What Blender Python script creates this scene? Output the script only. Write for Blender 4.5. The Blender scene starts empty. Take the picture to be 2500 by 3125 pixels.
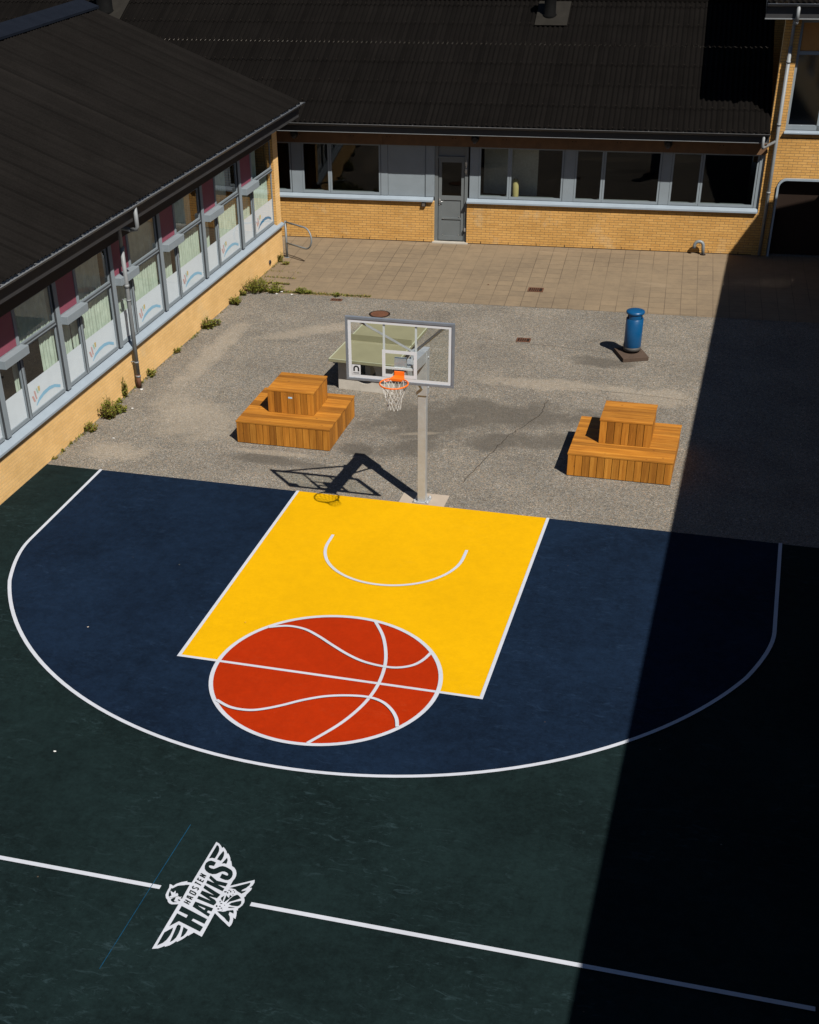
import bpy, bmesh, math, random
from mathutils import Vector, Matrix
R = math.radians
scene = bpy.context.scene
COL = scene.collection
rnd = random.Random(7)

# ------------------------------------------------------------------ camera
cam_data = bpy.data.cameras.new("camera")
cam = bpy.data.objects.new("camera", cam_data)
COL.objects.link(cam)
yaw, pit, rol = (-0.290268, 0.633506, -0.024948)
cy_, sy_, cp_, sp_ = math.cos(yaw), math.sin(yaw), math.cos(pit), math.sin(pit)
fw = Vector((sy_*cp_, cy_*cp_, -sp_))
rt = Vector((cy_, -sy_, 0))
up = rt.cross(fw)
cr_, sr_ = math.cos(rol), math.sin(rol)
R2 = cr_*rt + sr_*up
U2 = -sr_*rt + cr_*up
cam.matrix_world = Matrix(((R2.x, U2.x, -fw.x, 5.4120), (R2.y, U2.y, -fw.y, -21.9761),
                           (R2.z, U2.z, -fw.z, 11.2946), (0, 0, 0, 1)))
cam_data.sensor_fit = 'VERTICAL'
cam_data.sensor_height = 24.0
cam_data.lens = 4042.36 / 3125.0 * 24.0
cam_data.shift_x = 0.041091
cam_data.shift_y = 0.216232
cam_data.clip_start = 0.1
cam_data.clip_end = 3000
scene.camera = cam

# ------------------------------------------------------------------ sky, sun, exposure
SUN = Vector((1.84, -1.79, 3.116)).normalized()
SUN_EL = math.asin(SUN.z)
SUN_AZ = math.atan2(SUN.x, SUN.y)
world = bpy.data.worlds.new("World")
scene.world = world
world.use_nodes = True
wn = world.node_tree.nodes
wl = world.node_tree.links
for n in list(wn): wn.remove(n)
sky = wn.new('ShaderNodeTexSky')
sky.sky_type = 'NISHITA'
sky.sun_disc = False
sky.sun_elevation = SUN_EL
sky.sun_rotation = SUN_AZ
sky.air_density = 0.62
sky.dust_density = 0.0
sky.ozone_density = 1.0
bg = wn.new('ShaderNodeBackground')
bg.inputs['Strength'].default_value = 0.05
wo = wn.new('ShaderNodeOutputWorld')
wl.new(sky.outputs[0], bg.inputs[0])
wl.new(bg.outputs[0], wo.inputs[0])

sun_data = bpy.data.lights.new("sun", 'SUN')
sun_data.energy = 5.0
sun_data.angle = R(0.5)
sun_data.color = (1.0, 0.95, 0.87)
sun = bpy.data.objects.new("sun", sun_data)
sun.rotation_euler = SUN.to_track_quat('Z', 'Y').to_euler()
sun.location = (20, -20, 40)
COL.objects.link(sun)

vs = scene.view_settings
vs.view_transform = 'Standard'
vs.look = 'None'
vs.gamma = 1.0
vs.use_curve_mapping = False
vs.exposure = 0.69

scene.cycles.blur_glossy = 0.0        # keep the sun's reflection from the upstairs panes crisp on the paving

# ------------------------------------------------------------------ helpers
def tag(o, label=None, cat=None, group=None, kind=None):
    if label: o['label'] = label
    if cat: o['category'] = cat
    if group: o['group'] = group
    if kind: o['kind'] = kind
    return o

def empty(name, loc=(0, 0, 0), rz=0.0, label=None, cat=None, group=None):
    o = bpy.data.objects.new(name, None)
    o.empty_display_size = 0.3
    o.location = loc
    o.rotation_euler = (0, 0, rz)
    COL.objects.link(o)
    return tag(o, label, cat, group)

class MB:
    """collects faces; every face keeps a material slot and a random value"""
    def __init__(s):
        s.v = []; s.f = []; s.m = []; s.r = []; s.smooth = []
    def face(s, pts, m=0, r=None, sm=False):
        i = len(s.v)
        s.v += [tuple(p) for p in pts]
        s.f.append(tuple(range(i, i+len(pts))))
        s.m.append(m); s.r.append(rnd.random() if r is None else r); s.smooth.append(sm)
    def box(s, a, b, m=0, r=None):
        x0, y0, z0 = [min(p, q) for p, q in zip(a, b)]
        x1, y1, z1 = [max(p, q) for p, q in zip(a, b)]
        s.hexa([(x0,y0,z0),(x1,y0,z0),(x1,y1,z0),(x0,y1,z0),(x0,y0,z1),(x1,y0,z1),(x1,y1,z1),(x0,y1,z1)], m, r)
        return s
    def hexa(s, p, m=0, r=None):
        i = len(s.v)
        s.v += [tuple(q) for q in p]
        rr = rnd.random() if r is None else r
        for q in ((0,3,2,1),(4,5,6,7),(0,1,5,4),(1,2,6,5),(2,3,7,6),(3,0,4,7)):
            s.f.append(tuple(i+k for k in q)); s.m.append(m); s.r.append(rr); s.smooth.append(False)
        return s
    def tube(s, pts, rad, seg=8, m=0, caps=True, closed=False, square=False):
        pts = [Vector(p) for p in pts]
        n = len(pts)
        rads = rad if isinstance(rad, (list, tuple)) else [rad]*n
        ring = []
        prev = None
        for k in range(n):
            if closed:
                d = (pts[(k+1) % n]-pts[k-1]).normalized()
            else:
                d = (pts[min(k+1, n-1)]-pts[max(k-1, 0)]).normalized()
            if prev is None:
                a = Vector((0, 0, 1)) if abs(d.z) < .9 else Vector((1, 0, 0))
                u = d.cross(a).normalized()
            else:
                u = (prev - d*prev.dot(d)).normalized()
            w = d.cross(u)
            prev = u
            i = len(s.v)
            off = math.pi/4 if square else 0
            for j in range(seg):
                t = 2*math.pi*j/seg+off
                s.v.append(tuple(pts[k]+rads[k]*(math.cos(t)*u+math.sin(t)*w)))
            ring.append(i)
        rr = rnd.random()
        pairs = list(zip(ring[:-1], ring[1:]))
        if closed: pairs.append((ring[-1], ring[0]))
        for a, b in pairs:
            for j in range(seg):
                s.f.append((a+j, a+(j+1) % seg, b+(j+1) % seg, b+j)); s.m.append(m); s.r.append(rr); s.smooth.append(not square)
        if caps and not closed:
            s.f.append(tuple(ring[0]+j for j in range(seg))[::-1]); s.m.append(m); s.r.append(rr); s.smooth.append(False)
            s.f.append(tuple(ring[-1]+j for j in range(seg))); s.m.append(m); s.r.append(rr); s.smooth.append(False)
        return s
    def lathe(s, prof, c=(0, 0, 0), seg=40, m=0):
        rings = []
        for rr, z in prof:
            i = len(s.v)
            for j in range(seg):
                t = 2*math.pi*j/seg
                s.v.append((c[0]+rr*math.cos(t), c[1]+rr*math.sin(t), c[2]+z))
            rings.append(i)
        q = rnd.random()
        for a, b in zip(rings[:-1], rings[1:]):
            for j in range(seg):
                s.f.append((a+j, a+(j+1) % seg, b+(j+1) % seg, b+j)); s.m.append(m); s.r.append(q); s.smooth.append(True)
        s.f.append(tuple(rings[0]+j for j in range(seg))[::-1]); s.m.append(m); s.r.append(q); s.smooth.append(False)
        s.f.append(tuple(rings[-1]+j for j in range(seg))); s.m.append(m); s.r.append(q); s.smooth.append(False)
        return s
    def strip(s, pts, w, z, m=0, closed=False):
        """flat ribbon of width w along pts (2D) at height z"""
        P = [Vector((p[0], p[1])) for p in pts]
        n = len(P)
        L = []; Rr = []
        for k in range(n):
            if closed:
                d0 = (P[k]-P[k-1]).normalized(); d1 = (P[(k+1) % n]-P[k]).normalized()
            else:
                d1 = (P[min(k+1, n-1)]-P[min(k, n-2)]).normalized()
                d0 = (P[max(k, 1)]-P[max(k-1, 0)]).normalized()
            t = (d0+d1).normalized()
            nn = Vector((-t.y, t.x))
            c = max(.4, nn.dot(Vector((-d1.y, d1.x))))
            L.append(P[k]+nn*(w/2/c)); Rr.append(P[k]-nn*(w/2/c))
        rng = range(n if closed else n-1)
        for k in rng:
            j = (k+1) % n
            s.face([(Rr[k].x, Rr[k].y, z), (Rr[j].x, Rr[j].y, z), (L[j].x, L[j].y, z), (L[k].x, L[k].y, z)], m)
        return s
    def build(s, name, mats, parent=None, bevel=0.0, tri=False, weld=False):
        me = bpy.data.meshes.new(name)
        me.from_pydata(s.v, [], s.f)
        if not isinstance(mats, (list, tuple)): mats = [mats]
        for q in mats: me.materials.append(q)
        at = me.attributes.new('rnd', 'FLOAT', 'FACE')
        at.data.foreach_set('value', s.r)
        me.polygons.foreach_set('material_index', s.m)
        me.polygons.foreach_set('use_smooth', s.smooth)
        me.update()
        if tri or weld:
            bm = bmesh.new(); bm.from_mesh(me)
            if weld: bmesh.ops.remove_doubles(bm, verts=bm.verts, dist=1e-4)
            if tri:
                bmesh.ops.triangulate(bm, faces=bm.faces)
                for f in bm.faces:
                    if f.normal.z < 0: f.normal_flip()
            bm.to_mesh(me); bm.free()
        o = bpy.data.objects.new(name, me)
        COL.objects.link(o)
        if parent: o.parent = parent
        if bevel:
            b = o.modifiers.new('bevel', 'BEVEL'); b.width = bevel; b.segments = 2; b.limit_method = 'ANGLE'; b.harden_normals = False
        return o

def arc(c, r, a0, a1, n):
    return [(c[0]+r*math.cos(R(a0+(a1-a0)*k/n)), c[1]+r*math.sin(R(a0+(a1-a0)*k/n))) for k in range(n+1)]

def smooth_pts(pts, n=6):
    """Catmull-Rom through 2D points"""
    P = [pts[0]]+list(pts)+[pts[-1]]
    out = []
    for i in range(1, len(P)-2):
        p0, p1, p2, p3 = [Vector(P[i+k]) for k in (-1, 0, 1, 2)]
        for k in range(n):
            t = k/n
            q = 0.5*((2*p1)+(-p0+p2)*t+(2*p0-5*p1+4*p2-p3)*t*t+(-p0+3*p1-3*p2+p3)*t**3)
            out.append(tuple(q))
    out.append(tuple(pts[-1]))
    return out

# ------------------------------------------------------------------ materials
ALB = .69      # overall reflectance of the place; the exposure is set for it
class NT:
    def __init__(s, name):
        s.mat = bpy.data.materials.new(name)
        s.mat.use_nodes = True
        s.t = s.mat.node_tree
        s.n = s.t.nodes; s.l = s.t.links
        s.b = s.n.get('Principled BSDF')
        s.out = s.n.get('Material Output')
    def node(s, kind, **kw):
        n = s.n.new(kind)
        for k, v in kw.items():
            if k.startswith('i_'):
                n.inputs[k[2:]].default_value = v
            else: setattr(n, k, v)
        return n
    def link(s, a, b): s.l.new(a, b)
    def coord(s, scale=(1, 1, 1), kind='Object'):
        tc = s.node('ShaderNodeTexCoord')
        mp = s.node('ShaderNodeMapping')
        mp.inputs['Scale'].default_value = scale
        s.link(tc.outputs[kind], mp.inputs['Vector'])
        return mp.outputs[0]
    def noise(s, vec, scale, detail=3, rough=.55, dist=0.0):
        n = s.node('ShaderNodeTexNoise')
        n.inputs['Scale'].default_value = scale
        n.inputs['Detail'].default_value = detail
        n.inputs['Roughness'].default_value = rough
        n.inputs['Distortion'].default_value = dist
        s.link(vec, n.inputs['Vector'])
        return n.outputs['Fac']
    def ramp(s, fac, stops, interp='LINEAR'):
        r = s.node('ShaderNodeValToRGB')
        r.color_ramp.interpolation = interp
        e = r.color_ramp.elements
        while len(e) < len(stops): e.new(.5)
        for k, (p, c) in enumerate(stops):
            e[k].position = p
            e[k].color = (c[0], c[1], c[2], 1) if not isinstance(c, (int, float)) else (c, c, c, 1)
        s.link(fac, r.inputs[0])
        return r.outputs[0]
    def mix(s, fac, a, b, mode='MIX'):
        m = s.node('ShaderNodeMix', data_type='RGBA', blend_type=mode)
        for sock, v in ((m.inputs['Factor'], fac), (m.inputs['A'], a), (m.inputs['B'], b)):
            if hasattr(v, 'node'): s.link(v, sock)
            elif isinstance(v, (int, float)): sock.default_value = v
            else: sock.default_value = (v[0], v[1], v[2], 1)
        # colour sockets of the Mix node share names: pick by type
        return m.outputs['Result'] if m.outputs['Result'].type == 'RGBA' else m.outputs[2]
    def math(s, op, a, b=None, clamp=False):
        m = s.node('ShaderNodeMath', operation=op, use_clamp=clamp)
        for k, v in enumerate((a, b)):
            if v is None: continue
            if hasattr(v, 'node'): s.link(v, m.inputs[k])
            else: m.inputs[k].default_value = v
        return m.outputs[0]
    def attr(s, name='rnd'):
        a = s.node('ShaderNodeAttribute'); a.attribute_name = name
        return a.outputs['Fac']
    def bump(s, h, strength=.3, dist=.01):
        b = s.node('ShaderNodeBump')
        b.inputs['Strength'].default_value = strength
        b.inputs['Distance'].default_value = dist
        s.link(h, b.inputs['Height'])
        s.link(b.outputs[0], s.b.inputs['Normal'])
    def fin(s, color=None, rough=.7, spec=.3, metal=0.0):
        if color is not None:
            if hasattr(color, 'node'): s.link(mixc(s, 1.0, color, (ALB, ALB, ALB), 'MULTIPLY'), s.b.inputs['Base Color'])
            else: s.b.inputs['Base Color'].default_value = (color[0]*ALB, color[1]*ALB, color[2]*ALB, 1)
        if hasattr(rough, 'node'): s.link(rough, s.b.inputs['Roughness'])
        else: s.b.inputs['Roughness'].default_value = rough
        s.b.inputs['Specular IOR Level'].default_value = spec
        s.b.inputs['Metallic'].default_value = metal
        return s.mat

def mixc(nt, fac, a, b, mode='MIX'):
    """robust colour mix"""
    m = nt.node('ShaderNodeMixRGB', blend_type=mode)
    for sock, v in ((m.inputs[0], fac), (m.inputs[1], a), (m.inputs[2], b)):
        if hasattr(v, 'node'): nt.link(v, sock)
        elif isinstance(v, (int, float)): sock.default_value = v
        else: sock.default_value = (v[0], v[1], v[2], 1)
    return m.outputs[0]

def plain(name, c, rough=.6, spec=.3, metal=0.0, var=.12, scale=6.0, fine=60.0, bump=0.0):
    """painted or metal surface with slight uneven tone and wear"""
    t = NT(name)
    v = t.coord()
    n1 = t.noise(v, scale, 4)
    n2 = t.noise(v, fine, 2)
    f = t.math('ADD', t.math('MULTIPLY', n1, .6), t.math('MULTIPLY', n2, .4))
    col = t.ramp(f, [(.25, [k*(1-var) for k in c]), (.75, [min(1, k*(1+var)) for k in c])])
    rg = t.ramp(n1, [(.3, max(0, rough-.08)), (.7, min(1, rough+.08))])
    if bump: t.bump(n2, bump, .005)
    return t.fin(col, rg, spec, metal)

def paint(name, c, wear, wearcol, spec=.12, var=.12):
    """court paint on asphalt: grain, scuffs and faint roller patches"""
    t = NT(name)
    v = t.coord()
    big = t.noise(v, .55, 4, .6)
    mid = t.noise(v, 5.0, 5, .65)
    gr = t.noise(v, 16.0, 6, .8)
    f = t.math('ADD', t.math('ADD', t.math('MULTIPLY', big, .35), t.math('MULTIPLY', mid, .3)), t.math('MULTIPLY', gr, .35))
    col = t.ramp(f, [(.41, [k*(1-var) for k in c]), (.59, [min(1, k*(1+var)) for k in c])])
    # scuffs: stretched noise, thresholded
    v2 = t.coord((1.0, 2.6, 1))
    sc = t.noise(v2, 3.2, 7, .75, 1.2)
    pt = t.noise(v, .45, 2)
    m = t.math('MULTIPLY', t.ramp(sc, [(.55, 0), (.68, 1)]), t.ramp(pt, [(.42, 0), (.58, 1)]))
    m = t.math('MULTIPLY', m, wear)
    col = mixc(t, m, col, wearcol)
    # specks of grit and dried leaf
    vo = t.node('ShaderNodeTexVoronoi'); vo.inputs['Scale'].default_value = 2.3
    t.link(v, vo.inputs['Vector'])
    hs = t.node('ShaderNodeSeparateColor'); t.link(vo.outputs['Color'], hs.inputs[0])
    sp = t.math('MULTIPLY', t.math('LESS_THAN', vo.outputs['Distance'], .028), t.math('GREATER_THAN', hs.outputs[0], .72))
    col = mixc(t, t.math('MULTIPLY', sp, .6), col, t.ramp(hs.outputs[1], [(0, (.12, .08, .05)), (.5, (.20, .18, .15)), (.8, (.42, .42, .40))], 'CONSTANT'))
    t.bump(gr, .25, .004)
    return t.fin(col, .82, spec)

def brick_mat(name, axes, c1, c2, mortar):
    t = NT(name)
    tc = t.node('ShaderNodeTexCoord')
    sp = t.node('ShaderNodeSeparateXYZ')
    cb = t.node('ShaderNodeCombineXYZ')
    t.link(tc.outputs['Object'], sp.inputs[0])
    t.link(sp.outputs[axes[0]], cb.inputs[0]); t.link(sp.outputs[axes[1]], cb.inputs[1])
    v = cb.outputs[0]
    b = t.node('ShaderNodeTexBrick')
    b.offset = .5
    for k, q in (('Scale', 1.0), ('Mortar Size', .006), ('Mortar Smooth', .15), ('Bias', 0.0), ('Brick Width', .24), ('Row Height', .0667)):
        b.inputs[k].default_value = q
    b.inputs['Color1'].default_value = (*c1, 1); b.inputs['Color2'].default_value = (*c2, 1); b.inputs['Mortar'].default_value = (*mortar, 1)
    t.link(v, b.inputs['Vector'])
    n = t.noise(v, 1.3, 4); n2 = t.noise(v, 30, 3)
    f = t.math('ADD', t.math('MULTIPLY', n, .6), t.math('MULTIPLY', n2, .4))
    g = t.ramp(f, [(.3, (.80, .78, .72)), (.7, (1.16, 1.15, 1.16))])
    col = mixc(t, 1.0, b.outputs['Color'], g, 'MULTIPLY')
    # pale weathered patches and a dirty foot
    pp = t.ramp(t.noise(v, .9, 5, .65), [(.56, 0), (.68, 1)])
    col = mixc(t, t.math('MULTIPLY', pp, .3), col, (.66, .55, .36))
    t.bump(t.math('SUBTRACT', t.math('MULTIPLY', n2, .4), b.outputs['Fac']), .5, .006)
    return t.fin(col, .88, .15)

M = {}
# court paints
M['green'] = paint('court_green', (.0068, .0148, .0153), .5, (.032, .058, .066), .05, .34)
M['blue'] = paint('court_blue', (.0054, .0132, .0300), .4, (.02, .042, .085), .05, .32)
M['yellow'] = paint('court_yellow', (.68, .368, .0003), .16, (.60, .36, .02), .06, .06)
M['red'] = paint('court_red', (.36, .0225, .0012), .2, (.40, .07, .02), .05, .09)
M['line'] = paint('line_white', (.50, .525, .585), .3, (.36, .37, .38), .2, .06)
M['thin_blue'] = paint('chalk_blue', (.004, .05, .105), .9, (.01, .02, .03), .1, .3)

def asphalt():
    t = NT('worn_asphalt')
    v = t.coord()
    vo = t.node('ShaderNodeTexVoronoi'); vo.inputs['Scale'].default_value = 58.0
    t.link(v, vo.inputs['Vector'])
    hue = t.node('ShaderNodeSeparateColor'); t.link(vo.outputs['Color'], hue.inputs[0])
    stone = t.ramp(hue.outputs[0], [(.0, (.05, .047, .045)), (.18, (.17, .148, .118)), (.40, (.25, .222, .185)), (.58, (.32, .265, .195)), (.70, (.17, .19, .205)), (.82, (.30, .30, .295)), (.91, (.44, .30, .20)), (.96, (.56, .52, .46))], 'CONSTANT')
    n1 = t.noise(v, .7, 5, .6)
    n2 = t.noise(v, 9, 4, .7)
    n3 = t.noise(v, 110, 2, .6)
    base = t.ramp(n3, [(.3, (.165, .15, .125)), (.7, (.30, .272, .228))])
    col = mixc(t, .6, base, stone)
    tone = t.ramp(t.math('ADD', t.math('MULTIPLY', n1, .6), t.math('MULTIPLY', n2, .4)), [(.36, (.70, .695, .69)), (.66, (1.10, 1.08, 1.05))])
    col = mixc(t, 1.0, col, tone, 'MULTIPLY')
    # stains: (x, y, rx, ry, amount) dark oil/damp patches; pale dust streaks
    sep = t.node('ShaderNodeSeparateXYZ'); t.link(v, sep.inputs[0])
    wob = t.noise(v, 1.1, 5, .65)
    def blob(x, y, rx, ry, rot=0):
        c, s = math.cos(R(rot)), math.sin(R(rot))
        dx = t.math('SUBTRACT', sep.outputs[0], x); dy = t.math('SUBTRACT', sep.outputs[1], y)
        a = t.math('DIVIDE', t.math('ADD', t.math('MULTIPLY', dx, c), t.math('MULTIPLY', dy, s)), rx)
        b = t.math('DIVIDE', t.math('SUBTRACT', t.math('MULTIPLY', dy, c), t.math('MULTIPLY', dx, s)), ry)
        d = t.math('ADD', t.math('MULTIPLY', a, a), t.math('MULTIPLY', b, b))
        d = t.math('ADD', d, t.math('MULTIPLY', t.math('SUBTRACT', wob, .5), 3.4))
        return t.ramp(d, [(.25, 1), (1.0, 0)])
    dark = [(-1.0, 3.6, 1.5, 1.0, 12), (.7, 4.5, 2.6, .85, 5), (-.9, 2.4, .8, .5, 30), (1.2, 3.2, 1.4, .5, 20), (-1.9, 2.1, .5, .35, 0), (1.9, 4.6, 1.2, .5, -8), (-3.3, 1.2, 1.3, .25, 0), (2.2, 8.0, .9, .4, 0)]
    acc = None
    for d in dark:
        q = blob(*d)
        acc = q if acc is None else t.math('MAXIMUM', acc, q)
    col = mixc(t, t.math('MULTIPLY', acc, .68), col, (.085, .075, .062))
    pale = [(-.8, 3.15, .55, .09, 18), (1.6, 6.4, 2.6, .35, 3), (-5.8, 3.0, 1.0, 1.6, 30), (-6.6, .9, .8, .5, 20), (-5.0, 8.5, 1.5, .4, 35), (3.6, 6.2, 1.0, .6, 0), (-3.4, 1.55, 1.3, .12, 0), (-6.7, 6.5, .35, 2.6, 0)]
    acc = None
    for d in pale:
        q = blob(*d)
        acc = q if acc is None else t.math('MAXIMUM', acc, q)
    col = mixc(t, t.math('MULTIPLY', acc, .26), col, (.50, .42, .32))
    t.bump(t.math('ADD', vo.outputs['Distance'], n3), .55, .008)
    return t.fin(col, .9, .15)
M['asphalt'] = asphalt()

def paving():
    t = NT('paving_slabs')
    v = t.coord()
    b = t.node('ShaderNodeTexBrick')
    b.offset = 0.0; b.squash = 1.0
    for k, q in (('Scale', 1.0), ('Mortar Size', .012), ('Mortar Smooth', .4), ('Bias', 0.0), ('Brick Width', .40), ('Row Height', .40)):
        b.inputs[k].default_value = q
    b.inputs['Color1'].default_value = (.240, .182, .120, 1); b.inputs['Color2'].default_value = (.208, .160, .108, 1)
    b.inputs['Mortar'].default_value = (.12, .09, .062, 1)
    t.link(v, b.inputs['Vector'])
    n1 = t.noise(v, .5, 5, .6); n2 = t.noise(v, 40, 3, .7); n3 = t.noise(v, 4, 5, .7)
    f = t.math('ADD', t.math('ADD', t.math('MULTIPLY', n1, .4), t.math('MULTIPLY', n2, .3)), t.math('MULTIPLY', n3, .3))
    g = t.ramp(f, [(.34, (.78, .78, .80)), (.66, (1.22, 1.2, 1.16))])
    # joints fade where sand fills them
    fade = t.ramp(t.noise(v, .35, 3), [(.4, .25), (.62, 1)])
    sm = mixc(t, .5, (.240, .182, .120), (.208, .160, .108))
    c = mixc(t, fade, sm, b.outputs['Color'])
    c = mixc(t, 1.0, c, g, 'MULTIPLY')
    pale = t.ramp(t.noise(t.coord((.35, 1.2, 1)), 1.0, 5, .7), [(.6, 0), (.72, 1)])
    c = mixc(t, t.math('MULTIPLY', pale, .4), c, (.36, .28, .19))
    t.bump(n2, .3, .004)
    return t.fin(c, .85, .15)
M['paving'] = paving()

BR1, BR2, MOR = (.64, .365, .115), (.56, .30, .085), (.25, .17, .08)
M['brick_x'] = brick_mat('yellow_brick_along', (0, 2), BR1, BR2, MOR)
M['brick_y'] = brick_mat('yellow_brick_side', (1, 2), (.84, .54, .23), (.78, .49, .195), (.66, .45, .22))

def roofmat(name, c):
    t = NT(name)
    v = t.coord()
    n1 = t.noise(v, .8, 5, .65); n2 = t.noise(v, 25, 4, .7)
    f = t.math('ADD', t.math('MULTIPLY', n1, .5), t.math('MULTIPLY', n2, .5))
    col = t.ramp(f, [(.3, [k*.7 for k in c]), (.7, [k*1.35 for k in c])])
    # half waves painted light and dark as corrugation shading, plus random weathering
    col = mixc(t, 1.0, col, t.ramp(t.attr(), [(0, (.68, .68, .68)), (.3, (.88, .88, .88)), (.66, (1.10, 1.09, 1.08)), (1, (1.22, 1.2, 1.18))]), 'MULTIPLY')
    li = t.ramp(t.noise(v, 9, 6, .75), [(.66, 0), (.78, 1)])
    col = mixc(t, t.math('MULTIPLY', li, .25), col, (.035, .032, .025))
    return t.fin(col, .9, .02)
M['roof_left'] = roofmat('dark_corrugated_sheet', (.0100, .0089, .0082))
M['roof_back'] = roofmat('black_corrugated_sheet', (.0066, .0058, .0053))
M['screw'] = plain('rusty_screw', (.032, .023, .017), .7, .2)
M['lead'] = plain('lead_flashing', (.022, .020, .017), .8, .05, 0, .3, 4)
M['ridge_blue'] = plain('ridge_sheet', (.0075, .0098, .0155), .8, .04, 0, .25, 3)
M['grey_blue'] = plain('grey_painted_wood', (.225, .262, .29), .6, .2, 0, .10, 3)
M['grey_dark'] = plain('grey_joint', (.05, .055, .06), .7, .2)
M['sill'] = plain('painted_sill', (.29, .345, .40), .5, .35, 0, .08, 3)
M['door_grey'] = plain('door_grey', (.135, .15, .155), .55, .3, 0, .08, 3)
M['fascia'] = plain('fascia_board', (.032, .032, .034), .6, .25, 0, .2, 3)
M['gutter'] = plain('zinc_gutter', (.19, .20, .21), .45, .5, .35, .2, 5)
M['gutter_dark'] = plain('dull_gutter', (.06, .06, .062), .6, .3, .2, .3, 5)
M['pipe'] = plain('zinc_pipe', (.24, .255, .265), .6, .3, .15, .18, 5)
M['rust'] = plain('rusted_pipe', (.13, .06, .035), .8, .2, 0, .4, 9)
M['beam'] = plain('weathered_beam', (.15, .085, .047), .8, .15, 0, .3, 5)
M['soffit'] = plain('soffit_board', (.05, .042, .036), .8, .15, 0, .2, 3)
M['maroon'] = plain('maroon_panel', (.25, .065, .10), .6, .25, 0, .1, 3)
M['orange_panel'] = plain('orange_plywood', (.42, .2, .06), .7, .2, 0, .15, 5)
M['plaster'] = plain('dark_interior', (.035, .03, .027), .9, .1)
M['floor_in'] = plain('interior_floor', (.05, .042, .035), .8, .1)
M['film'] = plain('frosted_film', (.80, .84, .90), .8, .1, 0, .05, 5)
M['film_blue'] = plain('film_blue', (.30, .58, .80), .8, .1, 0, .08)
M['film_cyan'] = plain('film_strong_blue', (.03, .26, .50), .8, .1, 0, .08)
M['film_red'] = plain('film_red', (.70, .42, .40), .8, .1)
M['film_green'] = plain('film_green', (.45, .66, .56), .8, .1)
M['film_yellow'] = plain('film_yellow', (.72, .55, .22), .8, .1)
M['galv'] = plain('galvanised_steel', (.46, .48, .50), .42, .5, .35, .16, 9)
M['galv_rail'] = plain('galvanised_rail', (.22, .245, .26), .55, .3, .2, .18, 14)
M['frame_alu'] = plain('aluminium_frame', (.30, .33, .37), .4, .5, .5, .1, 6)
M['white_plastic'] = plain('board_white', (.66, .67, .69), .5, .35, 0, .04)
M['black'] = plain('black_print', (.01, .01, .01), .7, .2)
M['grey_print'] = plain('grey_print', (.25, .25, .26), .7, .2)
M['rim'] = plain('rim_orange', (.86, .16, .008), .45, .4, 0, .07, 9)
M['net'] = plain('net_cord', (.66, .64, .60), .85, .1, 0, .1, 20)
M['bin_blue'] = plain('bin_blue', (.002, .068, .185), .35, .5, 0, .12, 4)
M['bin_band'] = plain('bin_band', (.10, .095, .09), .5, .4, .2, .2, 8)
M['slab'] = plain('old_concrete_slab', (.085, .058, .043), .9, .15, 0, .3, 6, 50, .5)
M['concrete'] = plain('pale_concrete', (.52, .48, .42), .9, .15, 0, .2, 5, 60, .5)
M['pad'] = plain('concrete_pad', (.42, .35, .28), .9, .12, 0, .1, 4, 60, .4)
M['table_green'] = plain('table_top_paint', (.25, .235, .145), .75, .2, 0, .12, 3, 60, .3)
M['table_edge'] = plain('table_edge', (.40, .42, .30), .8, .2)
M['iron'] = plain('rusty_iron', (.13, .055, .030), .85, .2, 0, .4, 12, 70, .6)
M['iron_dark'] = plain('drain_dark', (.025, .016, .012), .9, .1)
M['litter'] = plain('white_litter', (.62, .62, .60), .8, .2)
M['vent_black'] = plain('vent_black', (.004, .004, .004), .8, .05)
M['lamp_black'] = plain('lamp_housing', (.012, .012, .013), .5, .3)
M['lamp_glass'] = plain('lamp_lens', (.12, .10, .085), .3, .5)
M['handle'] = plain('door_handle_metal', (.5, .5, .5), .3, .5, .7)
M['thread'] = plain('threshold', (.42, .39, .34), .7, .2)

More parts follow.
